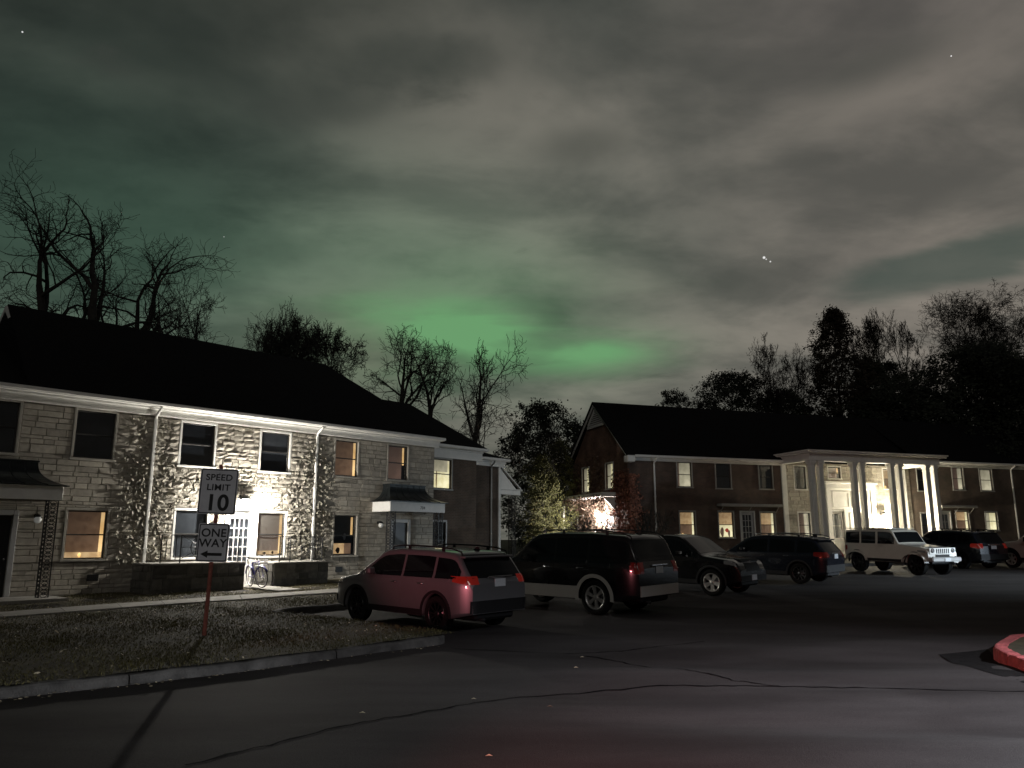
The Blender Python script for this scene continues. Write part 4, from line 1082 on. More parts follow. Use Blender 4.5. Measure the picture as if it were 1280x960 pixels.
def make_car(name, label, cat, xy, bearing, S, paint, rimstyle='five', rimm='rim', glass=((.3,1.0),), doors=((.3,1.0),), ws=(0,1), rw=(-1,0), tail='redlens', lower=None, rails=True, plate_rear=True, plate_front=False, grille='mesh', drl=False, group=None, badge=True, tailw=.30, tailz=(.88,1.12), flare=None, spoiler=True, headz=None):
    x, y = xy; z = zg(y); sl = (zg(y+.5)-zg(y-.5))
    c = thing(name, label, cat, (x, y, z), 0, group)
    h = rad(90-bearing); f = Vector((math.cos(h), math.sin(h), 0)); f.z = sl*f.y; f.normalize(); l = Vector((-math.sin(h), math.cos(h), 0)); l.z = sl*l.y; l = (l-f*l.dot(f)).normalized(); n = f.cross(l)
    c.rotation_euler = Matrix((f, l, n)).transposed().to_euler()
    P_ = M[paint]
    b = S.body().build('body', P_, c, fix=True)
    # dark inner structure
    u = MB(); u.bbox(-S.L/2+.12, S.L/2-.12, -S.W*.31, S.W*.31, S.sill-.05, S.belt-.06, .05)
    u.bbox(S.xr+S.R+.06, S.xf-S.R-.06, -S.W*.45, S.W*.45, S.sill+.005, S.belt-.1, .03)
    u.tube([(-S.L/2+.25,.45,S.sill-.02),(-S.L/2-.01,.45,S.sill-.02)], .035, 8)
    u.build('chassis', M['plastic'], c)
    # sill cladding, arch lips and bumpers
    cl = MB(); zs = S.sill
    for sg in (-1, 1):
        a, d = S.xr+S.R+.01, S.xf-S.R-.01
        hi = lower[1] if lower else zs+.13
        patch(cl, lambda i, j: S.side(a+(d-a)*i, zs+.01+(hi-zs-.01)*j, sg), 14, 3, .012, .02)
        for xw in (S.xf, S.xr):
            w_ = .06 if not flare else flare
            def arch(i, j, xw=xw, sg=sg):
                g = rad(-8+196*i); R_ = S.R+.002+w_*j; px = xw-R_*math.cos(g); pz = S.r+R_*math.sin(g)
                px = max(-S.L/2+.005, min(S.L/2-.005, px)); pz = max(S.zb(px)*.0+S.sill*.9, pz)
                return Vector((px, sg*S.Y(px, min(pz, S.zt(px)-.03)), pz))
            patch(cl, arch, 28, 2, .014, .03)
    def bump(sg, z0, z1, w=.96):
        def fn(i, j):
            yy = (-1+2*i)*S.W/2*w*.90; zz = z0+(z1-z0)*j; xx = S.xend(yy*.985, zz, sg)
            return Vector((xx, yy, zz))
        return fn
    patch(cl, bump(-1, S.sill+.12, S.sill+.36), 20, 4, .02, .03); patch(cl, bump(1, S.sill+.12, S.sill+.26), 20, 4, .02, .03)
    cl.build('cladding', M[lower[0]] if lower else M['plastic'], c)
    # doors with windows and handles on both sides
    ztop = lambda x: S.zt(x)-S.rc-.035
    for sg in (-1, 1):
        for (a, d) in doors:
            mb = MB(); lo_ = S.sill+.16 if not lower else lower[1]+.012
            def dz(x):
                q = lo_
                for xw in (S.xf, S.xr):
                    if abs(x-xw) < S.R+.09: q = max(q, S.r+math.sqrt(max(0, (S.R+.09)**2-(x-xw)**2)))
                return min(q, S.belt-.12)
            patch(mb, lambda i, j: (lambda x: S.side(x, dz(x)+(S.belt-.015-dz(x))*j, sg))(a+.008+(d-a-.016)*i), 18, 8, .004, .012)
            do = mb.build('door', P_, c)
            hm = MB(); hx = a+.20; hz = S.belt-.10; yy = S.Y(hx, hz)
            hm.tube([(hx-.09, sg*(yy+.004), hz), (hx-.08, sg*(yy+.035), hz), (hx+.08, sg*(S.Y(hx+.08,hz)+.035), hz), (hx+.09, sg*(yy+.004), hz)], .012, 6)
            hm.build('handle', M['chrome'] if badge else P_, do)
        for (a, d) in glass:
            mb = MB(); z0 = S.belt+.02
            def gz(x): return max(z0+.015, ztop(x))
            patch(mb, lambda i, j: (lambda x: S.side(x, z0+(gz(x)-z0)*j, sg))(a+(d-a)*i), 14, 6, .006, .012)
            mb.build('side_window', M['carglass'], c)
        # mirror
        mm = MB(); mx = ws[0]-.02 if ws[0] > 0 else .7; mx = ws[1]-.62; yy = S.Y(mx, S.belt+.03)
        mm.bbox(mx-.07, mx+.09, sg*(yy+.06)-(.0 if sg > 0 else .20), sg*(yy+.06)+(.20 if sg > 0 else .0), S.belt+.03, S.belt+.19, .04)
        mm.tube([(mx, sg*(yy-.02), S.belt+.02), (mx, sg*(yy+.1), S.belt+.08)], .022, 6); mm.build('mirror', P_ if badge else M['plastic'], c)
    # windscreen and rear window on the outline curve
    def top(xa, xb, inset):
        def fn(i, j):
            xx = xa+(xb-xa)*j; yt = max(.2, S.Y(xx, S.zt(xx)-S.rc*.5)-inset); yy = yt*(-1+2*i)
            return Vector((xx, yy, S.zt(xx)+S.crown*(1-(yy/(yt+.05))**2)*.9))
        return fn
    mb = MB(); patch(mb, top(*ws, .07), 14, 10, .008, .015); mb.build('windshield', M['carglass'], c)
    def rearw(i, j):
        zz = rw[0]+(rw[1]-rw[0])*j; wy = S.Y(S.xend(0, zz, -1)+.12, zz)-.10; yy = (-1+2*i)*wy
        return Vector((S.xend(yy, zz, -1), yy, zz))
    mb = MB(); patch(mb, rearw, 14, 8, .008, .015); mb.build('rear_window', M['carglass'], c)
    # tail lights wrap round the rear corners
    for sg in (-1, 1):
        mb = MB(); z0, z1 = tailz
        def wyf(zz): q = -S.L/2+.14; return S.Y(q, min(zz, S.zt(q)-S.rc-.01))
        def tsd(i, j):
            zz = z0+(z1-z0)*j+.05*i*(1-j); x0 = S.xend(wyf(zz)-.012, zz, -1); xx = x0+.01+tailw*i
            return Vector((xx, sg*S.Y(xx, zz), zz))
        patch(mb, tsd, 8, 6, .008, .015)
        def tr(i, j):
            zz = z0+(z1-z0)*j; wy = wyf(zz); yy = sg*(wy-.012-.24*(1-i)); return Vector((S.xend(yy, zz, -1), yy, zz))
        patch(mb, tr, 6, 6, .008, .015)
        mb.build('tail_light', M[tail], c)
        # headlights
        mb = MB(); zf = headz or (S.belt-.24, S.belt-.10)
        def hl(i, j):
            zz = zf[0]+(zf[1]-zf[0])*j; yy = sg*(S.W/2*(.48+.34*i)); return Vector((S.xend(yy, zz, 1), yy, zz))
        patch(mb, hl, 10, 4, .008, .015); patch(mb, lambda i, j: S.side(S.L/2-.10-.36*i, zf[0]+.02*i+(zf[1]-zf[0])*j*(1-.35*i)+.03*i, sg), 8, 4, .008, .015)
        mb.build('headlight', M['lens'], c)
    # plates, grille
    if plate_rear:
        zz = (tailz[0]+tailz[1])/2-.06; xx = S.xend(0, zz, -1)
        mb = MB(); mb.bbox(xx-.02, xx-.008, -.16, .16, zz-.08, zz+.08, .004); mb.build('license_plate', M['plate'], c)
        mb = MB(); mb.bbox(xx-.03, xx-.004, -.36, .36, zz+.10, zz+.135, .008); mb.build('liftgate_trim', M['chrome'] if badge else M['plastic'], c)
    zf = headz or (S.belt-.24, S.belt-.10); xx = S.L/2
    mb = MB()
    def gr_(i, j):
        zz = zf[0]-.16+(zf[1]-zf[0]+.14)*j; yy = S.W*.23*(-1+2*i); return Vector((S.xend(yy, zz, 1), yy, zz))
    patch(mb, gr_, 10, 4, .010, .02)
    go = mb.build('grille', M['plastic'], c)
    if grille == 'slots':
        mb = MB()
        for k in range(7):
            yy = S.W*.20*(-1+2*k/6); mb.bbox(S.xend(yy, zf[0], 1)+.005, S.xend(yy, zf[0], 1)+.03, yy-.045, yy+.045, zf[0]-.12, zf[1]-.04, .012)
        mb.build('grille_bar', M['chrome'], go)
    if plate_front: mb = MB(); mb.bbox(xx+.01, xx+.03, -.16, .16, S.sill+.12, S.sill+.28, .004); mb.build('license_plate', M['plate'], c)
    if rails:
        for sg in (-1, 1):
            mb = MB(); x0, x1 = rw_top(S), ws[0]-.25; xs = lin(x0, x1, 9); yr = S.Y(0, S.zt(0)-S.rc)-.10
            mb.tube([(x0-.03, sg*yr, S.zt(x0)+.0)]+[(q, sg*yr, S.zt(q)+.07) for q in xs]+[(x1+.03, sg*yr, S.zt(x1)+.0)], .017, 6)
            for q in (xs[2], xs[6]): mb.bbox(q-.04, q+.04, sg*yr-.015, sg*yr+.015, S.zt(q)-.01, S.zt(q)+.06, .005)
            mb.build('roof_rail', M['chrome'] if rails == 'chrome' else M['plastic'], c)
        mb = MB(); q = rw_top(S)+.25; mb.prism([(q-.1, S.zt(q)+S.crown-.01), (q+.1, S.zt(q)+S.crown-.01), (q-.02, S.zt(q)+S.crown+.075), (q-.08, S.zt(q)+S.crown+.07)], .03, 'y', -.015); mb.build('antenna', M['plastic'], c)
    if spoiler:
        mb = MB(); q = rw_top(S); wy = S.Y(q, S.zt(q)-S.rc)-.06
        mb.bbox(q-.17, q+.06, -wy, wy, S.zt(q)-.055, S.zt(q)-.005, .02); mb.build('spoiler', P_, c)
    w = .245 if S.r > .38 else .225
    ty, ri, di = wheel_mesh(S.r, w, rimstyle, rimm)
    for xw in (S.xf, S.xr):
        for sg in (-1, 1):
            wo = bpy.data.objects.new('wheel', None); COL.objects.link(wo); wo.parent = c; wo.location = (xw, sg*(S.W/2-w/2-.025), S.r); wo.empty_display_size = .2
            wo.rotation_euler = (0, random.uniform(0, 6), 0 if sg > 0 else PI)
            link('tyre', ty, wo); link('rim', ri, wo); link('brake_disc', di, wo)
    return c
def rw_top(S):      # where the roof meets the rear window
    zm = max(p[1] for p in S.prof)
    for a, b in zip(S.prof, S.prof[1:]):
        if b[1] > zm-.12: return b[0]
    return -1
random.seed(99)
SUV = Car(4.63,1.66,1.86,2.73,.93,.36,.30,1.06,[(-2.315,.92),(-2.29,1.06),(-2.22,1.12),(-1.86,1.56),(-1.70,1.60),(-1.0,1.645),(0,1.66),(.45,1.625),(.62,1.56),(1.30,1.12),(1.42,1.07),(2.05,.97),(2.24,.88),(2.30,.74),(2.315,.66)])
BIG = Car(5.2,1.93,2.0,3.02,.95,.41,.36,1.20,[(-2.6,1.0),(-2.58,1.22),(-2.53,1.30),(-2.30,1.82),(-2.18,1.87),(-1.2,1.93),(0,1.93),(.45,1.89),(.62,1.82),(1.22,1.30),(1.34,1.25),(2.25,1.16),(2.45,1.06),(2.57,.85),(2.6,.75)], tumble=.13, k=.10)
MID = Car(4.75,1.74,1.90,2.85,.90,.385,.33,1.12,[(-2.375,.95),(-2.35,1.12),(-2.28,1.2),(-2.0,1.62),(-1.88,1.67),(-1.0,1.73),(0,1.74),(.35,1.71),(.52,1.64),(1.12,1.2),(1.24,1.14),(2.05,1.04),(2.26,.95),(2.35,.8),(2.375,.7)], tumble=.16, k=.12)
JEEP = Car(4.35,1.83,1.66,3.0,.62,.42,.48,1.20,[(-2.175,1.1),(-2.16,1.70),(-2.12,1.78),(-1.2,1.82),(.15,1.82),(.34,1.79),(.45,1.73),(.74,1.27),(.80,1.22),(1.9,1.12),(2.10,1.07),(2.155,.98),(2.175,.9)], rc=.06, tumble=.07, e=.35, k=.05, crown=.02)

C1 = dict(glass=((-2.02,-1.30),(-1.22,-.28),(-.20,.98)), doors=((-1.10,-.22),(-.22,.98)), ws=(.60,1.30), rw=(1.10,1.56))
# car centres from the wheel contacts
def centre(rear_left, bearing, S, left=True, k=1.0):
    h = rad(90-bearing); f = Vector((math.cos(h), math.sin(h))); l = Vector((-f.y, f.x)); p = Vector(rear_left)
    return p - f*S.xr*k + (-l if left else l)*(S.W/2-.03)*k
c1_ = make_car('parked_car', 'nearest suv beside the lawn, its flank lit pink and a red tail light showing', 'car', centre((-1.50,15.95), -47, SUV, True, .95), -47, SUV, 'silver', 'multi', 'rim_dark', tail='redglow', rails=True, group='cars parked along the road', tailw=.34, tailz=(.98,1.14), **C1)
c1_.scale = (.95,)*3
B1 = dict(glass=((-2.34,-1.22),(-1.14,-.20),(-.12,.95)), doors=((-1.18,-.16),(-.16,.98)), ws=(.60,1.22), rw=(1.28,1.78))
c2_ = make_car('parked_car', 'large black suv with grey lower panels and bumper, second car from the left', 'car', centre((1.92,18.9), -49, BIG, True, .97), -49, BIG, 'blackpaint', 'six', 'rim', lower=('greytrim', .66), flare=.09, rails=True, spoiler=False, group='cars parked along the road', tailz=(1.0,1.26), tailw=.12, **B1)
c2_.scale = (.97,)*3
M1 = dict(glass=((-2.05,-1.24),(-1.16,-.26),(-.18,.86)), doors=((-1.10,-.20),(-.20,.92)), ws=(.50,1.12), rw=(1.18,1.60))
hh = rad(90-132); f_ = Vector((math.cos(hh), math.sin(hh))); l_ = Vector((-f_.y, f_.x))
make_car('parked_car', 'black suv backed in with bright five spoke alloy wheels, nose toward the road', 'car', Vector((5.86,23.76)) - f_*MID.xf + l_*(MID.W/2-.03), 132, MID, 'blackpaint', 'five', 'rim', group='cars parked along the road', rails=False, plate_front=True, spoiler=False, **M1)
make_car('parked_car', 'dark crossover with roof rails in front of the portico, rear toward the road', 'car', centre((10.07,28.26), -47, SUV), -47, SUV, 'bluepaint', 'multi', 'rim_dark', group='cars parked along the road', rails='chrome', tailw=.30, tailz=(.92,1.10), **C1)
J = make_car('parked_car', 'boxy white off road four door with slotted grille facing the road', 'car', (16.55,34.4), 158, JEEP, 'jeepwhite', 'steel', 'rim_dark', glass=((-2.10,-1.30),(-1.2,-.42),(-.30,.56)), doors=((-1.24,-.36),(-.36,.66)), ws=(.46,.74), rw=(1.28,1.68), group='cars parked along the road', rails=False, spoiler=False, grille='none', tail='redlens', badge=False, flare=.05, tailw=.1, headz=(.90,1.0))
# off-road details: broad fenders, slotted face, round lamps, steel bumper, spare wheel
for sg in (-1, 1):
    for xw in (JEEP.xf, JEEP.xr):
        mb = MB(); P = []
        for k in range(9):
            a = rad(8+164*k/8); P.append((xw-(JEEP.R+.06)*math.cos(a)*1.05, JEEP.r+(JEEP.R+.02)*math.sin(a)**.6))
        V = []
        for x_, z_ in P: V += [(x_, sg*.70, z_+.03), (x_, sg*.95, z_), (x_, sg*.95, z_-.07), (x_, sg*.70, z_-.05)]
        mb.add(V, [(4*k+i, 4*k+(i+1)%4, 4*k+(i+1)%4+4, 4*k+i+4) for k in range(8) for i in range(4)] + [(0,1,2,3), (32,33,34,35)])
        mb.build('fender', M['jeepwhite'], J, fix=True)
    mb = MB(); mb.lathe([(.001,.03),(.085,.025),(.10,.0),(.11,-.02),(.10,-.03)], (0,0,0), 'y', 18); o = mb.build('headlight', M['lens'], J, (2.20, sg*.56, 1.0)); o.rotation_euler = (0,0,-PI/2)
    mb = MB(); mb.sphere((2.26, sg*.62, .72), .06, 10); mb.build('fog_light', M['lens'], J)
mb = MB(); mb.bbox(2.178, 2.20, -.72, .72, .84, 1.11, .02); fa = mb.build('face_panel', M['jeepwhite'], J)
mb = MB()
for k in range(7): y_ = -.33+.11*k; mb.bbox(2.196, 2.206, y_-.032, y_+.032, .88, 1.07, .004)
mb.build('grille_slots', M['plastic'], fa)
mb = MB(); mb.bbox(2.17, 2.40, -.80, .80, .56, .74, .04); mb.build('bumper', M['greypaint'], J)
mb = MB(); mb.bbox(2.405, 2.42, -.16, .16, .58, .72, .004); mb.build('license_plate', M['plate'], J)
mb = MB(); mb.bbox(-2.17, .30, -.74, .74, 1.845, 1.875, .012); mb.build('hard_top', M['greenpaint'], J)
ty, ri, di = wheel_mesh(.40, .245, 'steel', 'rim_dark')
wo = bpy.data.objects.new('spare_wheel', None); COL.objects.link(wo); wo.parent = J; wo.location = (-2.31, 0, 1.02); wo.rotation_euler = (0,0,PI/2)
for nm, me in (('tyre', ty), ('rim', ri)): link(nm, me, wo)
make_car('parked_car', 'dark suv with a red tail light showing, right of the white off road car', 'car', centre((20.75,37.15), -19, MID), -19, MID, 'bluepaint', 'five', 'rim_dark', group='cars parked along the road', tail='redglow', rails=True, tailz=(.95,1.16), **M1)
make_car('parked_car', 'pale suv at the far right edge of the row', 'car', (25.15,36.9), -19, BIG, 'jeepwhite', 'six', 'rim', group='cars parked along the road', rails=False, spoiler=False, tailz=(1.0,1.26), tailw=.12, **B1)

# ------------------------------------------------------------------ ROAD SIGN
random.seed(4)
sx, sy = -5.41, 14.36
SG = thing('road_sign', 'red-tinted post on the lawn carrying a speed limit plate above a one way arrow plate', 'road sign', (sx, sy, lawn_z(sx, sy)-.05), rad(10)); SG.rotation_euler = (0, rad(1.6), rad(10))
mb = MB()
V = []
for z in (0, 3.05): V += [(-.035,.005,z),(-.02,-.022,z),(.02,-.022,z),(.035,.005,z),(.035,.009,z),(.022,.009,z),(.017,-.014,z),(-.017,-.014,z),(-.022,.009,z),(-.035,.009,z)]
mb.add(V, [(i, (i+1)%10, (i+1)%10+10, i+10) for i in range(10)] + [tuple(range(10,20))])
mb.build('post', M['postred'], SG, fix=True)
def rrect(w, h, r, n=5):
    P = []
    for cx_, cz_, a0 in ((w/2-r,h/2-r,0),(-w/2+r,h/2-r,90),(-w/2+r,-h/2+r,180),(w/2-r,-h/2+r,270)):
        for k in range(n+1): a = rad(a0+90*k/n); P.append((cx_+r*math.cos(a), cz_+r*math.sin(a)))
    return P
def plate(w, h, z, yy=-.036):
    mb = MB(); mb.prism(rrect(w, h, .035), .003, 'y', 0); o = mb.build('sign_plate', M['signwhite'], SG, (0, yy, z), fix=True)
    mb = MB(); a = rrect(w-.03, h-.03, .028); b = rrect(w-.062, h-.062, .02); n = len(a)
    mb.add([(x, -.0025, q) for x, q in a] + [(x, -.0025, q) for x, q in b], [(i, (i+1)%n, (i+1)%n+n, i+n) for i in range(n)]); mb.build('border', M['signblack'], o)
    mb = MB(); mb.lathe([(.001,-.012),(.009,-.011),(.012,-.0005)], (0,0,h*.40), 'y', 10); mb.lathe([(.001,-.012),(.009,-.011),(.012,-.0005)], (0,0,-h*.42), 'y', 10); mb.build('bolt', M['steel'], o); return o
zb = 1.85-(lawn_z(sx, sy)-.05)
p1 = plate(.66, .82, 2.74-.18); p2 = plate(.535, .68, 1.83-.18)
def put(s, size, z, par, bold=.004, wide=1):
    t = text(s, size, M['signblack'], par, 'lettering', bold, wide); t.location = (0, -.004, z); t.rotation_euler = (PI/2, 0, 0)
put('SPEED', .158, .20, p1, .003, 1.05); put('LIMIT', .158, .02, p1, .003, 1.05); put('10', .40, -.335, p1, .010)
put('ONE', .20, .105, p2, .004); put('WAY', .20, -.075, p2, .004)
mb = MB(); mb.prism([(-.20,-.205),(-.075,-.14),(-.075,-.18),(.17,-.18),(.17,-.232),(-.075,-.232),(-.075,-.27)], .002, 'y', -.0045); mb.build('arrow', M['signblack'], p2, fix=True)

# ------------------------------------------------------------------ BICYCLE
BK = thing('bicycle', 'pale bicycle with blue fenders leaning in the entrance gap between the two terrace walls', 'bicycle', (-8.33, 26.33, zg(26.33)+.05))
BK.rotation_euler = (rad(7), 0, rad(-52))
R_ = .335
for wx in (-.52, .53):
    wo = bpy.data.objects.new('wheel', None); COL.objects.link(wo); wo.parent = BK; wo.location = (wx, 0, R_); wo.empty_display_size = .1
    if wx > 0: wo.rotation_euler = (0, 0, rad(14))
    mb = MB(); mb.lathe([(R_-.02+.02*math.cos(a), .02*math.sin(a)) for a in [2*PI*k/8 for k in range(8)]], (0,0,0), 'y', 32, closed=True); mb.build('tyre', M['sash'], wo)
    mb = MB(); mb.lathe([(R_-.04,-.013),(R_-.025,-.014),(R_-.025,.014),(R_-.04,.013)], (0,0,0), 'y', 32, closed=True); mb.lathe([(.02,-.05),(.03,0),(.02,.05)], (0,0,0), 'y', 10); mb.build('rim', M['bikewhite'], wo)
    mb = MB()
    for k in range(18):
        a = 2*PI*k/18; s = .03 if k % 2 else -.03; mb.tube([(.02*math.cos(a+.6), s, .02*math.sin(a+.6)), ((R_-.035)*math.cos(a), 0, (R_-.035)*math.sin(a))], .0022, 3)
    mb.build('spoke', M['bikewhite'], wo)
    mb = MB(); F_ = []
    for k in range(13):
        a = rad(20+150*k/12) if wx < 0 else rad(30+130*k/12); F_ += [((R_+.03)*math.cos(a), -.03, (R_+.03)*math.sin(a)), ((R_+.04)*math.cos(a), 0, (R_+.04)*math.sin(a)), ((R_+.03)*math.cos(a), .03, (R_+.03)*math.sin(a))]
    mb.add(F_, [(3*k+i, 3*k+i+1, 3*k+i+4, 3*k+i+3) for k in range(12) for i in (0,1)], 0, True); mb.build('mudguard', M['bikeblue'], wo)
bb, hd, ht, st_ = (-.08,0,.30), (.38,0,.72), (.35,0,.84), (-.23,0,.78)
mb = MB()
for a, b, r_ in ((bb,hd,.024),(st_,(.36,0,.80),.021),(bb,st_,.021),(hd,ht,.024)): mb.tube([a, b], r_, 8)
for s in (-.05, .05):
    mb.tube([(-.52,s,R_),(-.08,s*.5,.30)], .011, 6); mb.tube([(-.52,s,R_),(-.23,s*.3,.74)], .009, 6)
    mb.tube([hd, (.44,s,.64), (.53,s*1.1,R_)], .012, 6)
mb.build('frame', M['bikeblue'], BK)
mb = MB(); mb.tube([st_, (-.255,0,.90)], .013, 6); mb.build('seat_post', M['bikewhite'], BK)
mb = MB(); V = []
for x_, w_, z_ in ((-.40,.05,.935),(-.36,.095,.945),(-.28,.085,.94),(-.18,.04,.93),(-.09,.022,.925)): V += [(x_,-w_,z_-.03),(x_,-w_*.7,z_),(x_,w_*.7,z_),(x_,w_,z_-.03)]
mb.add(V, [(4*k+i, 4*k+(i+1)%4, 4*k+(i+1)%4+4, 4*k+i+4) for k in range(4) for i in range(4)]+[(0,1,2,3),(16,17,18,19)], 0, True); mb.build('saddle', M['plastic'], BK, fix=True)
mb = MB(); mb.tube([ht, (.34,0,.95)], .014, 6); mb.tube([(.16,-.30,1.0),(.30,-.26,1.0),(.37,-.1,.97),(.34,0,.95),(.37,.1,.97),(.30,.26,1.0),(.16,.30,1.0)], .012, 6); mb.build('handlebar', M['bikewhite'], BK)
mb = MB()
for s in (-.30, .30): mb.tube([(.15,s,1.0),(.26,s*.95,1.0)], .018, 8)
mb.build('grip', M['plastic'], BK)
mb = MB(); mb.lathe([(.06,-.03),(.10,-.03),(.10,-.024),(.06,-.024)], (-.08,0,.30), 'y', 20, closed=True)
mb.tube([(-.08,-.03,.30),(-.0,-.09,.16)], .009, 5); mb.tube([(-.08,.03,.30),(-.16,.09,.44)], .009, 5); mb.box(-.05, .05, -.17, -.08, .145, .165); mb.box(-.21, -.11, .08, .17, .43, .45); mb.build('crank', M['bikewhite'], BK)
mb = MB()      # wire basket on the bars
for z_ in (.72, .80, .88):
    q = .0+.02*(z_-.72)/.16; mb.tube([(.44-q,-.15-q,z_),(.70+q,-.15-q,z_),(.70+q,.15+q,z_),(.44-q,.15+q,z_),(.44-q,-.15-q,z_)], .006, 4, cap=False)
for k in range(6):
    for s in (-1, 1): x_ = .44+.26*k/5; mb.tube([(x_,s*.15,.72),(x_,s*.17,.88)], .004, 3)
    y_ = -.15+.30*k/5; mb.tube([(.70,y_,.72),(.72,y_,.88)], .004, 3); mb.tube([(.44,y_,.72),(.70,y_,.72)], .004, 3)
mb.build('basket', M['bikewhite'], BK)

# ------------------------------------------------------------------ TREES
def bare_tree(name, label, x, y, top, width, seed, stems=1, lean=(0,0), z0=None, h0=0, fork=.28, kids=(5,5,4,4,3), thick=1.0, up=.035, group='bare trees behind the buildings', spread=.75):
    rng = random.Random(seed); S = []        # (points, radii, level)
    def grow(p, d, L, r, lv):
        n = 5 if lv < 2 else 4 if lv < 4 else 3; P = [p.copy()]; R = [r]; q = p.copy(); dd = d.copy()
        for i in range(n):
            w = .10+.09*lv; dd = (dd + Vector((rng.gauss(0,w), rng.gauss(0,w), rng.gauss(0,w*.7)+up*(1 if lv < 2 else .5)))).normalized()
            q = q + dd*L/n; P.append(q.copy()); R.append(r*(1-.62*(i+1)/n) if lv < 5 else r*(1-.5*(i+1)/n))
        S.append((P, R, lv))
        if lv >= len(kids): return
        m = kids[lv]
        for k in range(m):
            t = (.30 if lv else fork)+(1-(.30 if lv else fork))*(k+rng.random()*.8)/m; t = min(t, 1)
            i = min(n-1, int(t*n)); f = t*n-i; b = P[i].lerp(P[i+1], f); dl = (P[i+1]-P[i]).normalized()
            ax = dl.orthogonal().normalized(); g = rng.uniform(0, 2*PI)+k*2.4; ax = (ax*math.cos(g)+dl.cross(ax)*math.sin(g))
            ang = rng.uniform(.35, .95)*spread/.75; nd = (dl*math.cos(ang)+ax*math.sin(ang)).normalized()
            rr = (R[i]+(R[i+1]-R[i])*f)*rng.uniform(.5, .72)
            grow(b, nd, L*rng.uniform(.55, .85)*(1-.25*t if lv else .95), rr, lv+1)
        dl = (P[-1]-P[-2]).normalized(); grow(P[-1], dl, L*.5, R[-1], lv+1)
    for s in range(stems):
        a = 2*PI*s/max(1, stems)+rng.random(); k = .0 if stems == 1 else (.45 if stems < 4 else .26)
        grow(Vector((k*math.cos(a)*.8, k*math.sin(a)*.8, 0)), Vector((k*math.cos(a)+lean[0], k*math.sin(a)+lean[1], 1)).normalized(), 1.0, .045*thick*(1 if stems == 1 else .72), 0)
    zs = [p.z for P, R, l in S for p in P]; H_ = max(zs); xs = sorted(p.x for P, R, l in S for p in P); wd = xs[int(len(xs)*.99)]-xs[int(len(xs)*.01)]
    z0 = zg(y) if z0 is None else z0; kz = (top-z0-h0)/H_; kx = width/wd
    tr, cr = MB(), MB()
    for P, R, l in S:
        Q = [Vector((p.x*kx, p.y*kx, h0+p.z*kz)) for p in P]
        if l <= 1: tr.tube(Q, [max(.02, r*kz) for r in R], 8 if l == 0 else 6, cap=False)
        else: cr.tube(Q, [max(.0135 if y > 50 else .011, r*kz) for r in R], 4 if l < 4 else 3, cap=False)
    if h0: rt = .045*thick*kz*(1.35 if stems > 1 else 1.0); tr.tube([(-lean[0]*1.5,0,-.2),(-lean[0]*1.2,.05,h0*.12),(-lean[0]*.6,0,h0*.5),(0,0,h0+.3)], [rt*1.7,rt*1.25,rt*1.1,rt], 9, cap=False)
    o = thing(name, label, 'tree', (x, y, z0-.1), 0, group); tr.build('trunk', M['bark'], o); cr.build('crown', M['twig'], o); return o
def leafy(name, label, x, y, top, w, seed, shape='cone', m='ever', n=420, per=34, leaf=(.10,.22), z0=None, group=None, cat='tree', low=.04, dens=1):
    rng = random.Random(seed); z0 = zg(y) if z0 is None else z0; H_ = top-z0; cr = MB()
    lob = [(rng.uniform(0, 2*PI), rng.uniform(.1, .95), rng.uniform(.12, .38)) for _ in range(12)]
    for k in range(n):
        t = low+(1-low)*rng.random()**.9; a = rng.uniform(0, 2*PI)
        if shape == 'cone': R0 = (1-t)**.75*(.45+.55*min(1, t/.18))
        elif shape == 'round': R0 = math.sqrt(max(.02, 1-((t-.5)/.52)**2))
        elif shape == 'column': R0 = .75*(1-t**5)**.5*(.6+.4*min(1, t/.2))
        else: R0 = math.sqrt(max(.02, 1-((t-.62)/.40)**2)) if t > .3 else .5
        R0 *= .78+.22*math.sin(a*3+t*9+seed)+.12*math.sin(a*5-t*17)
        for la, lt, ls in lob:
            d = abs((a-la+PI) % (2*PI)-PI); R0 += ls*.6*math.exp(-(d/.45)**2-((t-lt)/.09)**2)
        rr = R0*w/2*(rng.random()**.36); cx_, cy_, cz_ = rr*math.cos(a), rr*math.sin(a), t*H_
        cs = rng.uniform(.18, .42)*(.5+w/10)
        for j in range(per):
            q = Vector((cx_+rng.gauss(0, cs*.5), cy_+rng.gauss(0, cs*.5), cz_+rng.gauss(0, cs*.42)))
            s = rng.uniform(*leaf); d1 = Vector((rng.gauss(0,1), rng.gauss(0,1), rng.gauss(0,.8))).normalized(); d2 = d1.orthogonal().normalized()*s*.33; d1 *= s
            cr.add([q-d1*.5, q+d2, q+d1*.5, q-d2], [(0,1,2,3)])
    o = thing(name, label, cat, (x, y, z0), 0, group)
    tb = MB(); tb.tube([(0,0,-.2),(.05,.03,H_*.35),(-.03,.05,H_*.7),(0,0,H_*.97)], [w*.045+.05, w*.035+.04, .06, .015], 8)
    for k in range(22):
        t = rng.uniform(.12, .85); a = rng.uniform(0, 2*PI); r1 = w*.36*(1-t if shape == 'cone' else .8)
        tb.tube([(0,0,t*H_), (r1*.5*math.cos(a), r1*.5*math.sin(a), t*H_+r1*.12), (r1*math.cos(a), r1*math.sin(a), t*H_+r1*.35)], [.045,.03,.012], 5)
    tb.build('trunk', M['bark'], o); cr.build('crown', M[m], o); return o

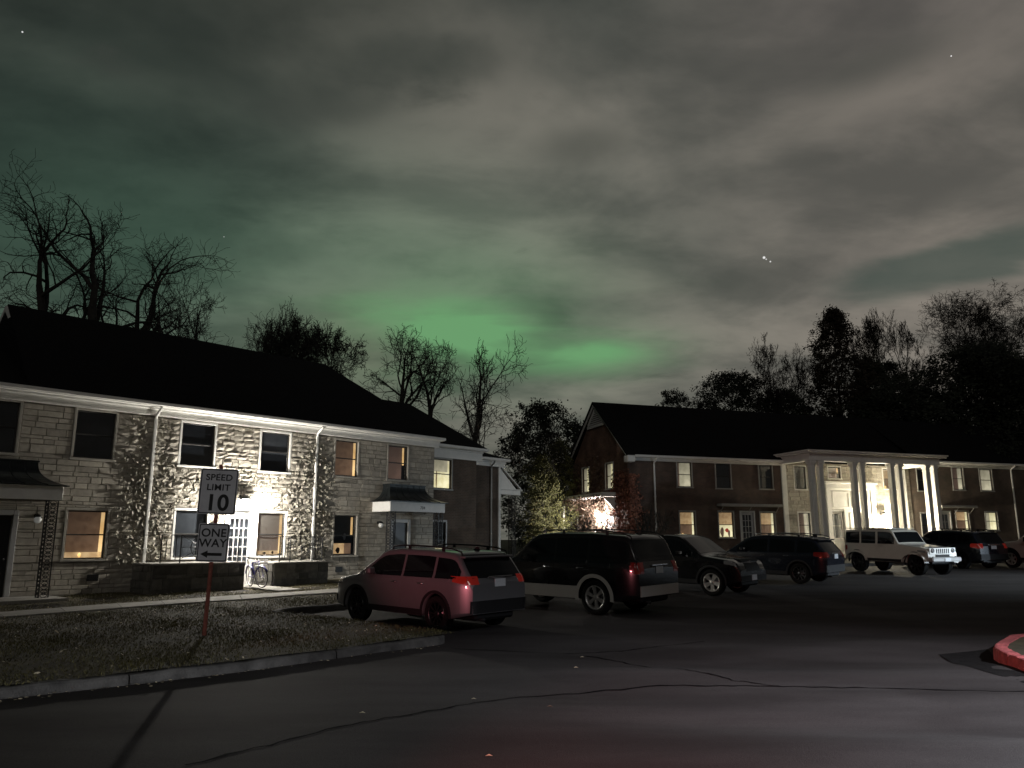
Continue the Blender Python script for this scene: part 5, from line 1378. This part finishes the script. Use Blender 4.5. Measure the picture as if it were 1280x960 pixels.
bare_tree('bare_tree', 'tallest bare tree with several thick stems, behind the left end of the limestone house', -25.0, 45, 23.6, 13.0, 15, stems=4, h0=9.0, kids=(4,4,4,4), thick=2.0, spread=1.0)
bare_tree('bare_tree', 'low spreading bare tree just right of the tallest one, above the limestone roof', -18.9, 50, 19.2, 8.5, 23, stems=2, lean=(.35,0), h0=9.0, kids=(5,5,4,4), thick=1.0, spread=.85)
bare_tree('bare_tree', 'dense finely twigged bare tree behind the right end of the main limestone roof ridge', -14.4, 55, 18.2, 9.0, 34, stems=3, h0=7.5, kids=(6,5,5,4,2), thick=.9, spread=.75)
bare_tree('bare_tree', 'narrow bare tree against the green glow, left of the wide forked one', -7.9, 55, 17.0, 6.0, 45, stems=1, h0=8.0, kids=(6,5,4,3), thick=1.3, spread=.85)
bare_tree('bare_tree', 'wide forked bare tree silhouetted against the green glow', -4.0, 52, 15.6, 8.4, 57, stems=2, h0=6.0, kids=(5,4,4,3), thick=1.6, spread=.9)
bare_tree('bare_tree', 'low bare tree reaching toward the evergreen between the two houses', -1.4, 50, 10.6, 7.5, 66, stems=2, lean=(.6,0), h0=4.5, kids=(5,4,4,3), thick=1.0, spread=.9)
leafy('evergreen_tree', 'black evergreen standing behind the olive green shrub between the houses', 2.0, 55, 11.2, 8.0, 7, 'round', n=760)
leafy('evergreen_tree', 'black evergreen partly hidden behind the left rake of the brick gable', 5.8, 60, 10.8, 6.5, 8, 'round', n=480)
leafy('evergreen_shrub', 'tall olive green shrub lit by the lamp, between the two houses', 1.9, 49.4, 6.9, 3.5, 9, 'column', 'olive', n=420, per=40, leaf=(.06,.14), cat='shrub', low=.02)
leafy('evergreen_shrub', 'dim green shrub tucked behind the bright olive one', 3.1, 51.5, 8.2, 3.6, 10, 'column', 'olive', n=300, per=34, leaf=(.07,.15), cat='shrub', low=.02)
leafy('evergreen_tree', 'small evergreen poking up left over the brick roof ridge', 15.6, 75, 15.9, 6.5, 13, 'round', n=520)
leafy('evergreen_tree', 'broad evergreen rising over the middle of the brick roof ridge', 21.4, 75, 17.5, 13, 14, 'round', n=1300, leaf=(.14,.28))
leafy('evergreen_tree', 'tall brownish conifer, the highest dark crown over the brick house', 28.9, 68, 22.0, 8.6, 15, 'column', 'rust', n=1500, leaf=(.14,.28))
leafy('evergreen_tree', 'thinner dark conifer just right of the tall brownish one', 32.6, 70, 18.0, 6.5, 16, 'column', n=900, leaf=(.14,.28))
bare_tree('bare_tree', 'small bare tree left of the tall brownish conifer', 25.4, 70, 20.6, 7.5, 78, stems=2, h0=8, kids=(5,5,4,4,2), thick=.7, spread=.85)
bare_tree('bare_tree', 'bare tree right of the brownish conifer', 36.8, 75, 24.4, 8.5, 79, stems=2, h0=11, kids=(5,5,4,4,3), thick=.7, spread=.85)
bare_tree('bare_tree', 'tallest bare tree over the right half of the brick house', 44.0, 75, 26.4, 10.5, 80, stems=2, h0=12, kids=(5,5,4,4,3), thick=.7, spread=.85)
bare_tree('bare_tree', 'faint bare tree at the far right behind the dark evergreens', 51, 80, 25.5, 9.0, 81, stems=1, h0=12, kids=(6,5,4,4,3), thick=.6, spread=.85)
leafy('evergreen_tree', 'huge black evergreen over the right wing of the brick house', 37.8, 62, 17.0, 15, 17, 'round', n=2000, leaf=(.16,.32))
leafy('evergreen_tree', 'black evergreen at the right edge of the picture', 47.0, 66, 18.0, 13, 18, 'round', n=1500, leaf=(.16,.32))
leafy('evergreen_tree', 'low dark evergreen at the foot of the small bare tree, over the brick ridge', 25.0, 72, 15.4, 9.5, 41, 'round', n=1000, leaf=(.14,.28))
leafy('evergreen_tree', 'dark evergreen filling the gap right of the huge black one', 42.2, 69, 17.2, 12, 42, 'round', n=1300, leaf=(.16,.32))
leafy('evergreen_tree', 'dark evergreen between the brownish conifer and the huge black evergreen', 35.5, 73, 18.2, 9, 43, 'round', n=1000, leaf=(.16,.3))
leafy('evergreen_tree', 'low black evergreen just left of the huge one, over the portico', 32.5, 66, 14.0, 13.0, 27, 'round', n=1200, leaf=(.14,.30))
leafy('evergreen_tree', 'dark pine with a jutting top branch at the far right edge', 42.2, 61, 19.6, 5.0, 19, 'cone', n=300, leaf=(.14,.28))
bare_tree('bare_shrub', 'thin leafless shrub beside the near corner of the brick house', 7.6, 44.2, 4.0, 2.2, 90, stems=4, kids=(4,4,3), thick=.5, group='leafless shrubs')
bare_tree('bare_shrub', 'thin leafless shrub in front of the ivy covered gable porch', 4.6, 46.2, 3.8, 2.6, 91, stems=4, kids=(4,4,3), thick=.5, group='leafless shrubs')
for o in bpy.data.objects:
    if o.name.startswith('bare_shrub'): o['category'] = 'shrub'

# ------------------------------------------------------------------ SKY
W = bpy.data.worlds.new('World'); sc.world = W; W.use_nodes = True; nt = W.node_tree; N = nt.nodes; L = nt.links; N.clear()
out = N.new('ShaderNodeOutputWorld'); bg = N.new('ShaderNodeBackground')
sky = N.new('ShaderNodeTexSky'); sky.sky_type = 'NISHITA'; sky.sun_disc = False; sky.sun_elevation = rad(-8); sky.sun_rotation = rad(200); 
def val(x): return x
def Mth(op, a, b=None, c=None):
    n = N.new('ShaderNodeMath'); n.operation = op
    for i, q in enumerate((a, b, c)):
        if q is None: continue
        if isinstance(q, (int, float)): n.inputs[i].default_value = q
        else: L.new(q, n.inputs[i])
    return n.outputs[0]
def Vm(op, a, b=None):
    n = N.new('ShaderNodeVectorMath'); n.operation = op
    for i, q in enumerate((a, b)):
        if q is None: continue
        if isinstance(q, tuple): n.inputs[i].default_value = q
        else: L.new(q, n.inputs[i])
    return n
def mixc(f, a, b, mode='MIX'):
    n = N.new('ShaderNodeMix'); n.data_type = 'RGBA'; n.blend_type = mode
    for s, q in ((0, f), (6, a), (7, b)):
        if isinstance(q, (int, float)): n.inputs[s].default_value = q
        elif isinstance(q, tuple): n.inputs[s].default_value = q+(1,)
        else: L.new(q, n.inputs[s])
    return n.outputs[2]
def ramp(v, a, b, c=0.0, d=1.0, smooth=True):
    n = N.new('ShaderNodeMapRange'); n.interpolation_type = 'SMOOTHSTEP' if smooth else 'LINEAR'
    for i, q in enumerate((a, b, c, d)): n.inputs[i+1].default_value = q
    L.new(v, n.inputs[0]); return n.outputs[0]
tc = N.new('ShaderNodeTexCoord'); D = tc.outputs['Generated']; sp = N.new('ShaderNodeSeparateXYZ'); L.new(D, sp.inputs[0])
az = Mth('MULTIPLY', Mth('ARCTAN2', sp.outputs[0], sp.outputs[1]), 57.29578); el = Mth('MULTIPLY', Mth('ARCSINE', sp.outputs[2]), 57.29578)
zz = Mth('ADD', Mth('MAXIMUM', sp.outputs[2], 0), .16)
cb = N.new('ShaderNodeCombineXYZ'); L.new(Mth('DIVIDE', sp.outputs[0], zz), cb.inputs[0]); L.new(Mth('DIVIDE', sp.outputs[1], zz), cb.inputs[1])
def noise(scale, detail, rough, off, strch=(1,1,1), rot=0, dist=0.0):
    mp = N.new('ShaderNodeMapping'); mp.inputs['Location'].default_value = off; mp.inputs['Scale'].default_value = strch; mp.inputs['Rotation'].default_value = (0,0,rot); L.new(cb.outputs[0], mp.inputs[0])
    n = N.new('ShaderNodeTexNoise'); n.inputs['Scale'].default_value = scale; n.inputs['Detail'].default_value = detail; n.inputs['Roughness'].default_value = rough; n.inputs['Distortion'].default_value = dist
    L.new(mp.outputs[0], n.inputs['Vector']); return n.outputs['Fac']
def gauss(a0, e0, sa, se, tilt=0.0):
    da = Mth('SUBTRACT', az, a0); de = Mth('SUBTRACT', Mth('SUBTRACT', el, e0), Mth('MULTIPLY', da, tilt))
    q = Mth('ADD', Mth('POWER', Mth('ABSOLUTE', Mth('DIVIDE', da, sa)), 2), Mth('POWER', Mth('ABSOLUTE', Mth('DIVIDE', de, se)), 2))
    return Mth('POWER', 2.71828, Mth('MULTIPLY', q, -1))
n1 = noise(1.45, 5, .50, (3.1,1.7,0), (1,.9,1), rad(25), .25); n2 = noise(2.9, 6, .56, (8,2,4), (.85,1.1,1), rad(-15), .2); n3 = noise(3.6, 4, .52, (1,9,2), (.5,1.3,1), rad(8), .4)
base = mixc(ramp(az, -34, 4), (.052,.066,.056), (.145,.139,.123))
base = mixc(ramp(az, 6, 34), base, (.164,.149,.132))
base = mixc(Mth('MULTIPLY', ramp(el, 20, 39), ramp(az, 12, -26, .25, .85)), base, (.030,.033,.029))
base = mixc(Mth('MULTIPLY', ramp(el, 24, 38), ramp(az, 5, 30, 0, .65)), base, (.070,.063,.065))
base = mixc(Mth('MULTIPLY', gauss(-27, 19, 15, 6.5), .85), base, (.068,.116,.084))
base = mixc(Mth('MULTIPLY', gauss(-7, 19, 14, 7), .70), base, (.094,.136,.100))
base = mixc(Mth('MULTIPLY', gauss(-11, 13.5, 7, 3.2), .55), base, (.120,.112,.090))
lowc = mixc(ramp(az, 4, 22), (.56,.61,.61), (.80,.81,.81)); cl = mixc(ramp(n1, .38, .62), lowc, (1.22,1.20,1.17)); col = mixc(1.0, base, cl, 'MULTIPLY')
col = mixc(1.0, col, mixc(ramp(n2, .34, .66), (.72,.75,.75), (1.19,1.18,1.16)), 'MULTIPLY')
teal = Mth('MULTIPLY', ramp(Mth('ADD', gauss(30, 17.2, 9, 2.1, .10), Mth('MULTIPLY', Mth('SUBTRACT', n3, .5), 1.3)), .35, .85), .75)
col = mixc(teal, col, (.055,.078,.066))
for a0, e0, s in ((-3.5,33.5,4.0),(5.5,28.0,5.0),(-9,33.5,5.5),(-14,30,6),(27,30.5,7)):
    wob = Mth('ADD', gauss(a0, e0, s, 1.7, .1), Mth('MULTIPLY', Mth('SUBTRACT', n2, .5), 2.6))
    col = mixc(Mth('MULTIPLY', ramp(wob, .35, 1.25), .5), col, (.044,.050,.043))
streak = ramp(n3, .32, .66, .58, 1.12)
au = Mth('MULTIPLY', Mth('ADD', Mth('ADD', Mth('MULTIPLY', gauss(-3.0, 15.0, 4.4, 1.6, -.10), 1.5), Mth('MULTIPLY', gauss(6.2, 13.4, 5.0, 1.3, .03), .85)), Mth('ADD', Mth('MULTIPLY', gauss(-9.5, 16.7, 4.2, 1.3, .08), .34), Mth('MULTIPLY', gauss(-4, 15.2, 12, 5.2), .30))), streak)
col = mixc(Mth('MINIMUM', au, 1), col, (.145,.335,.150))
col = mixc(ramp(el, 11, 4, 0, .35), col, (.095,.098,.078))
col = mixc(1.0, col, mixc(ramp(Mth('ABSOLUTE', az), 37, 62), (1,1,1), (.24,.24,.25)), 'MULTIPLY')  # sky darkened outside the view to weaken its light and reflections
star = None
for d, r_, b_ in (((-.495,.7084,.5031),.0011,.8),((.4591,.7373,.4955),.0009,.9),((.3025,.8936,.3316),.0021,.75),((.3096,.8931,.3264),.0013,.6),((-.3396,.8731,.3498),.0008,.35),((.3050,.8936,.3295),.0012,.5)):
    v = Vector(d).normalized(); ds = Vm('DISTANCE', D, tuple(v)).outputs['Value']; s = Mth('MULTIPLY', ramp(ds, r_, r_*.35), b_); star = s if star is None else Mth('ADD', star, s)
sc_ = N.new('ShaderNodeCombineXYZ'); [L.new(star, sc_.inputs[i]) for i in range(3)]
col = mixc(1.0, col, sc_.outputs[0], 'ADD')
dim = mixc(1.0, sky.outputs[0], (.05,.05,.05), 'MULTIPLY'); col = mixc(1.0, col, dim, 'ADD')
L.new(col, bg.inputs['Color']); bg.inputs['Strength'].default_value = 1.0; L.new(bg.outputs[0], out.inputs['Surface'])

# ------------------------------------------------------------------ LIGHT
def lamp(name, kind, loc, energy, col=(1,1,1), radius=.1, target=None, spot=None, blend=.5):
    d = bpy.data.lights.new(name, kind); d.energy = energy; d.color = col
    if kind == 'SUN': d.angle = radius
    else: d.shadow_soft_size = radius
    if spot: d.spot_size = rad(spot); d.spot_blend = blend
    o = bpy.data.objects.new(name, d); COL.objects.link(o); o.location = loc
    if target is not None: o.rotation_euler = (Vector(target)-Vector(loc)).to_track_quat('-Z', 'Y').to_euler()
    return o
lamp('night_glow', 'SUN', (-5,-40,19), .165, (1,.96,.90), rad(12), target=(0,0,0))
p = wl(EL[0], -(EL[1]-.24), EL[2]+.02); lamp('entrance_lamp', 'POINT', p, 1250, (1,.95,.85), .07)
p = wr(17.95, .62, 3.25); lamp('portico_lamp', 'POINT', p, 1700, (1,.89,.66), .09)
q = Vector((CR.x, CR.y, 0)) - DR*(.60) - NR*GL[1]; lamp('gable_lamp', 'POINT', (q.x, q.y, 3.1), 900, (1,.93,.86), .08)
# red tail lights of a car standing left of the camera, a street lamp and headlights on the right, all outside the frame
lamp('tail_light_glow', 'SPOT', (-7.0, 9.2, .6), 1250, (1,.26,.30), .12, target=(-1.6,16.3,2.3), spot=33, blend=.85)
lamp('tail_light_glow', 'SPOT', (-3.0,1.2,.9), 420, (1,.09,.07), .1, target=(7.0,11.4,.1), spot=24, blend=.7)
lamp('tail_light_glow', 'SPOT', (-2.6,1.5,1.7), 2000, (1,.13,.09), .15, target=(1.0,6.8,0), spot=40, blend=1)
lamp('street_and_fill_light', 'SPOT', (12.5, 3.5, 7.5), 15000, (.88,.91,1), .12, target=(8.2,7.0,0), spot=74, blend=1)
lamp('headlight_beam', 'SPOT', (15.0, 8.4, .75), 8500, (.9,.94,1), .06, target=(5.0,7.9,.0), spot=36, blend=.8)
lamp('headlight_beam', 'SPOT', (34.0, 28.5, .8), 3500, (.72,.86,1), .08, target=(19.5,33.2,.35), spot=50, blend=.7)
lamp('street_and_fill_light', 'SPOT', (33, 23, 6.5), 16000, (.80,.92,1), .12, target=(21.5,28.2,0), spot=58, blend=1)  # extra spot added to fill the far headlight pool on the road

# ------------------------------------------------------------------ CAMERA
cd = bpy.data.cameras.new('camera'); cam = bpy.data.objects.new('camera', cd); COL.objects.link(cam); sc.camera = cam
cd.sensor_width = 36; cd.lens = 36*980/1280; cd.clip_end = 3000; cd.clip_start = .05
cam.location = (0, 0, 1.85); cam.rotation_euler = (rad(90+11.2), 0, 0)
sc.view_settings.view_transform = 'Standard'; sc.view_settings.look = 'None'; sc.view_settings.exposure = 0
sc.cycles.use_denoising = True
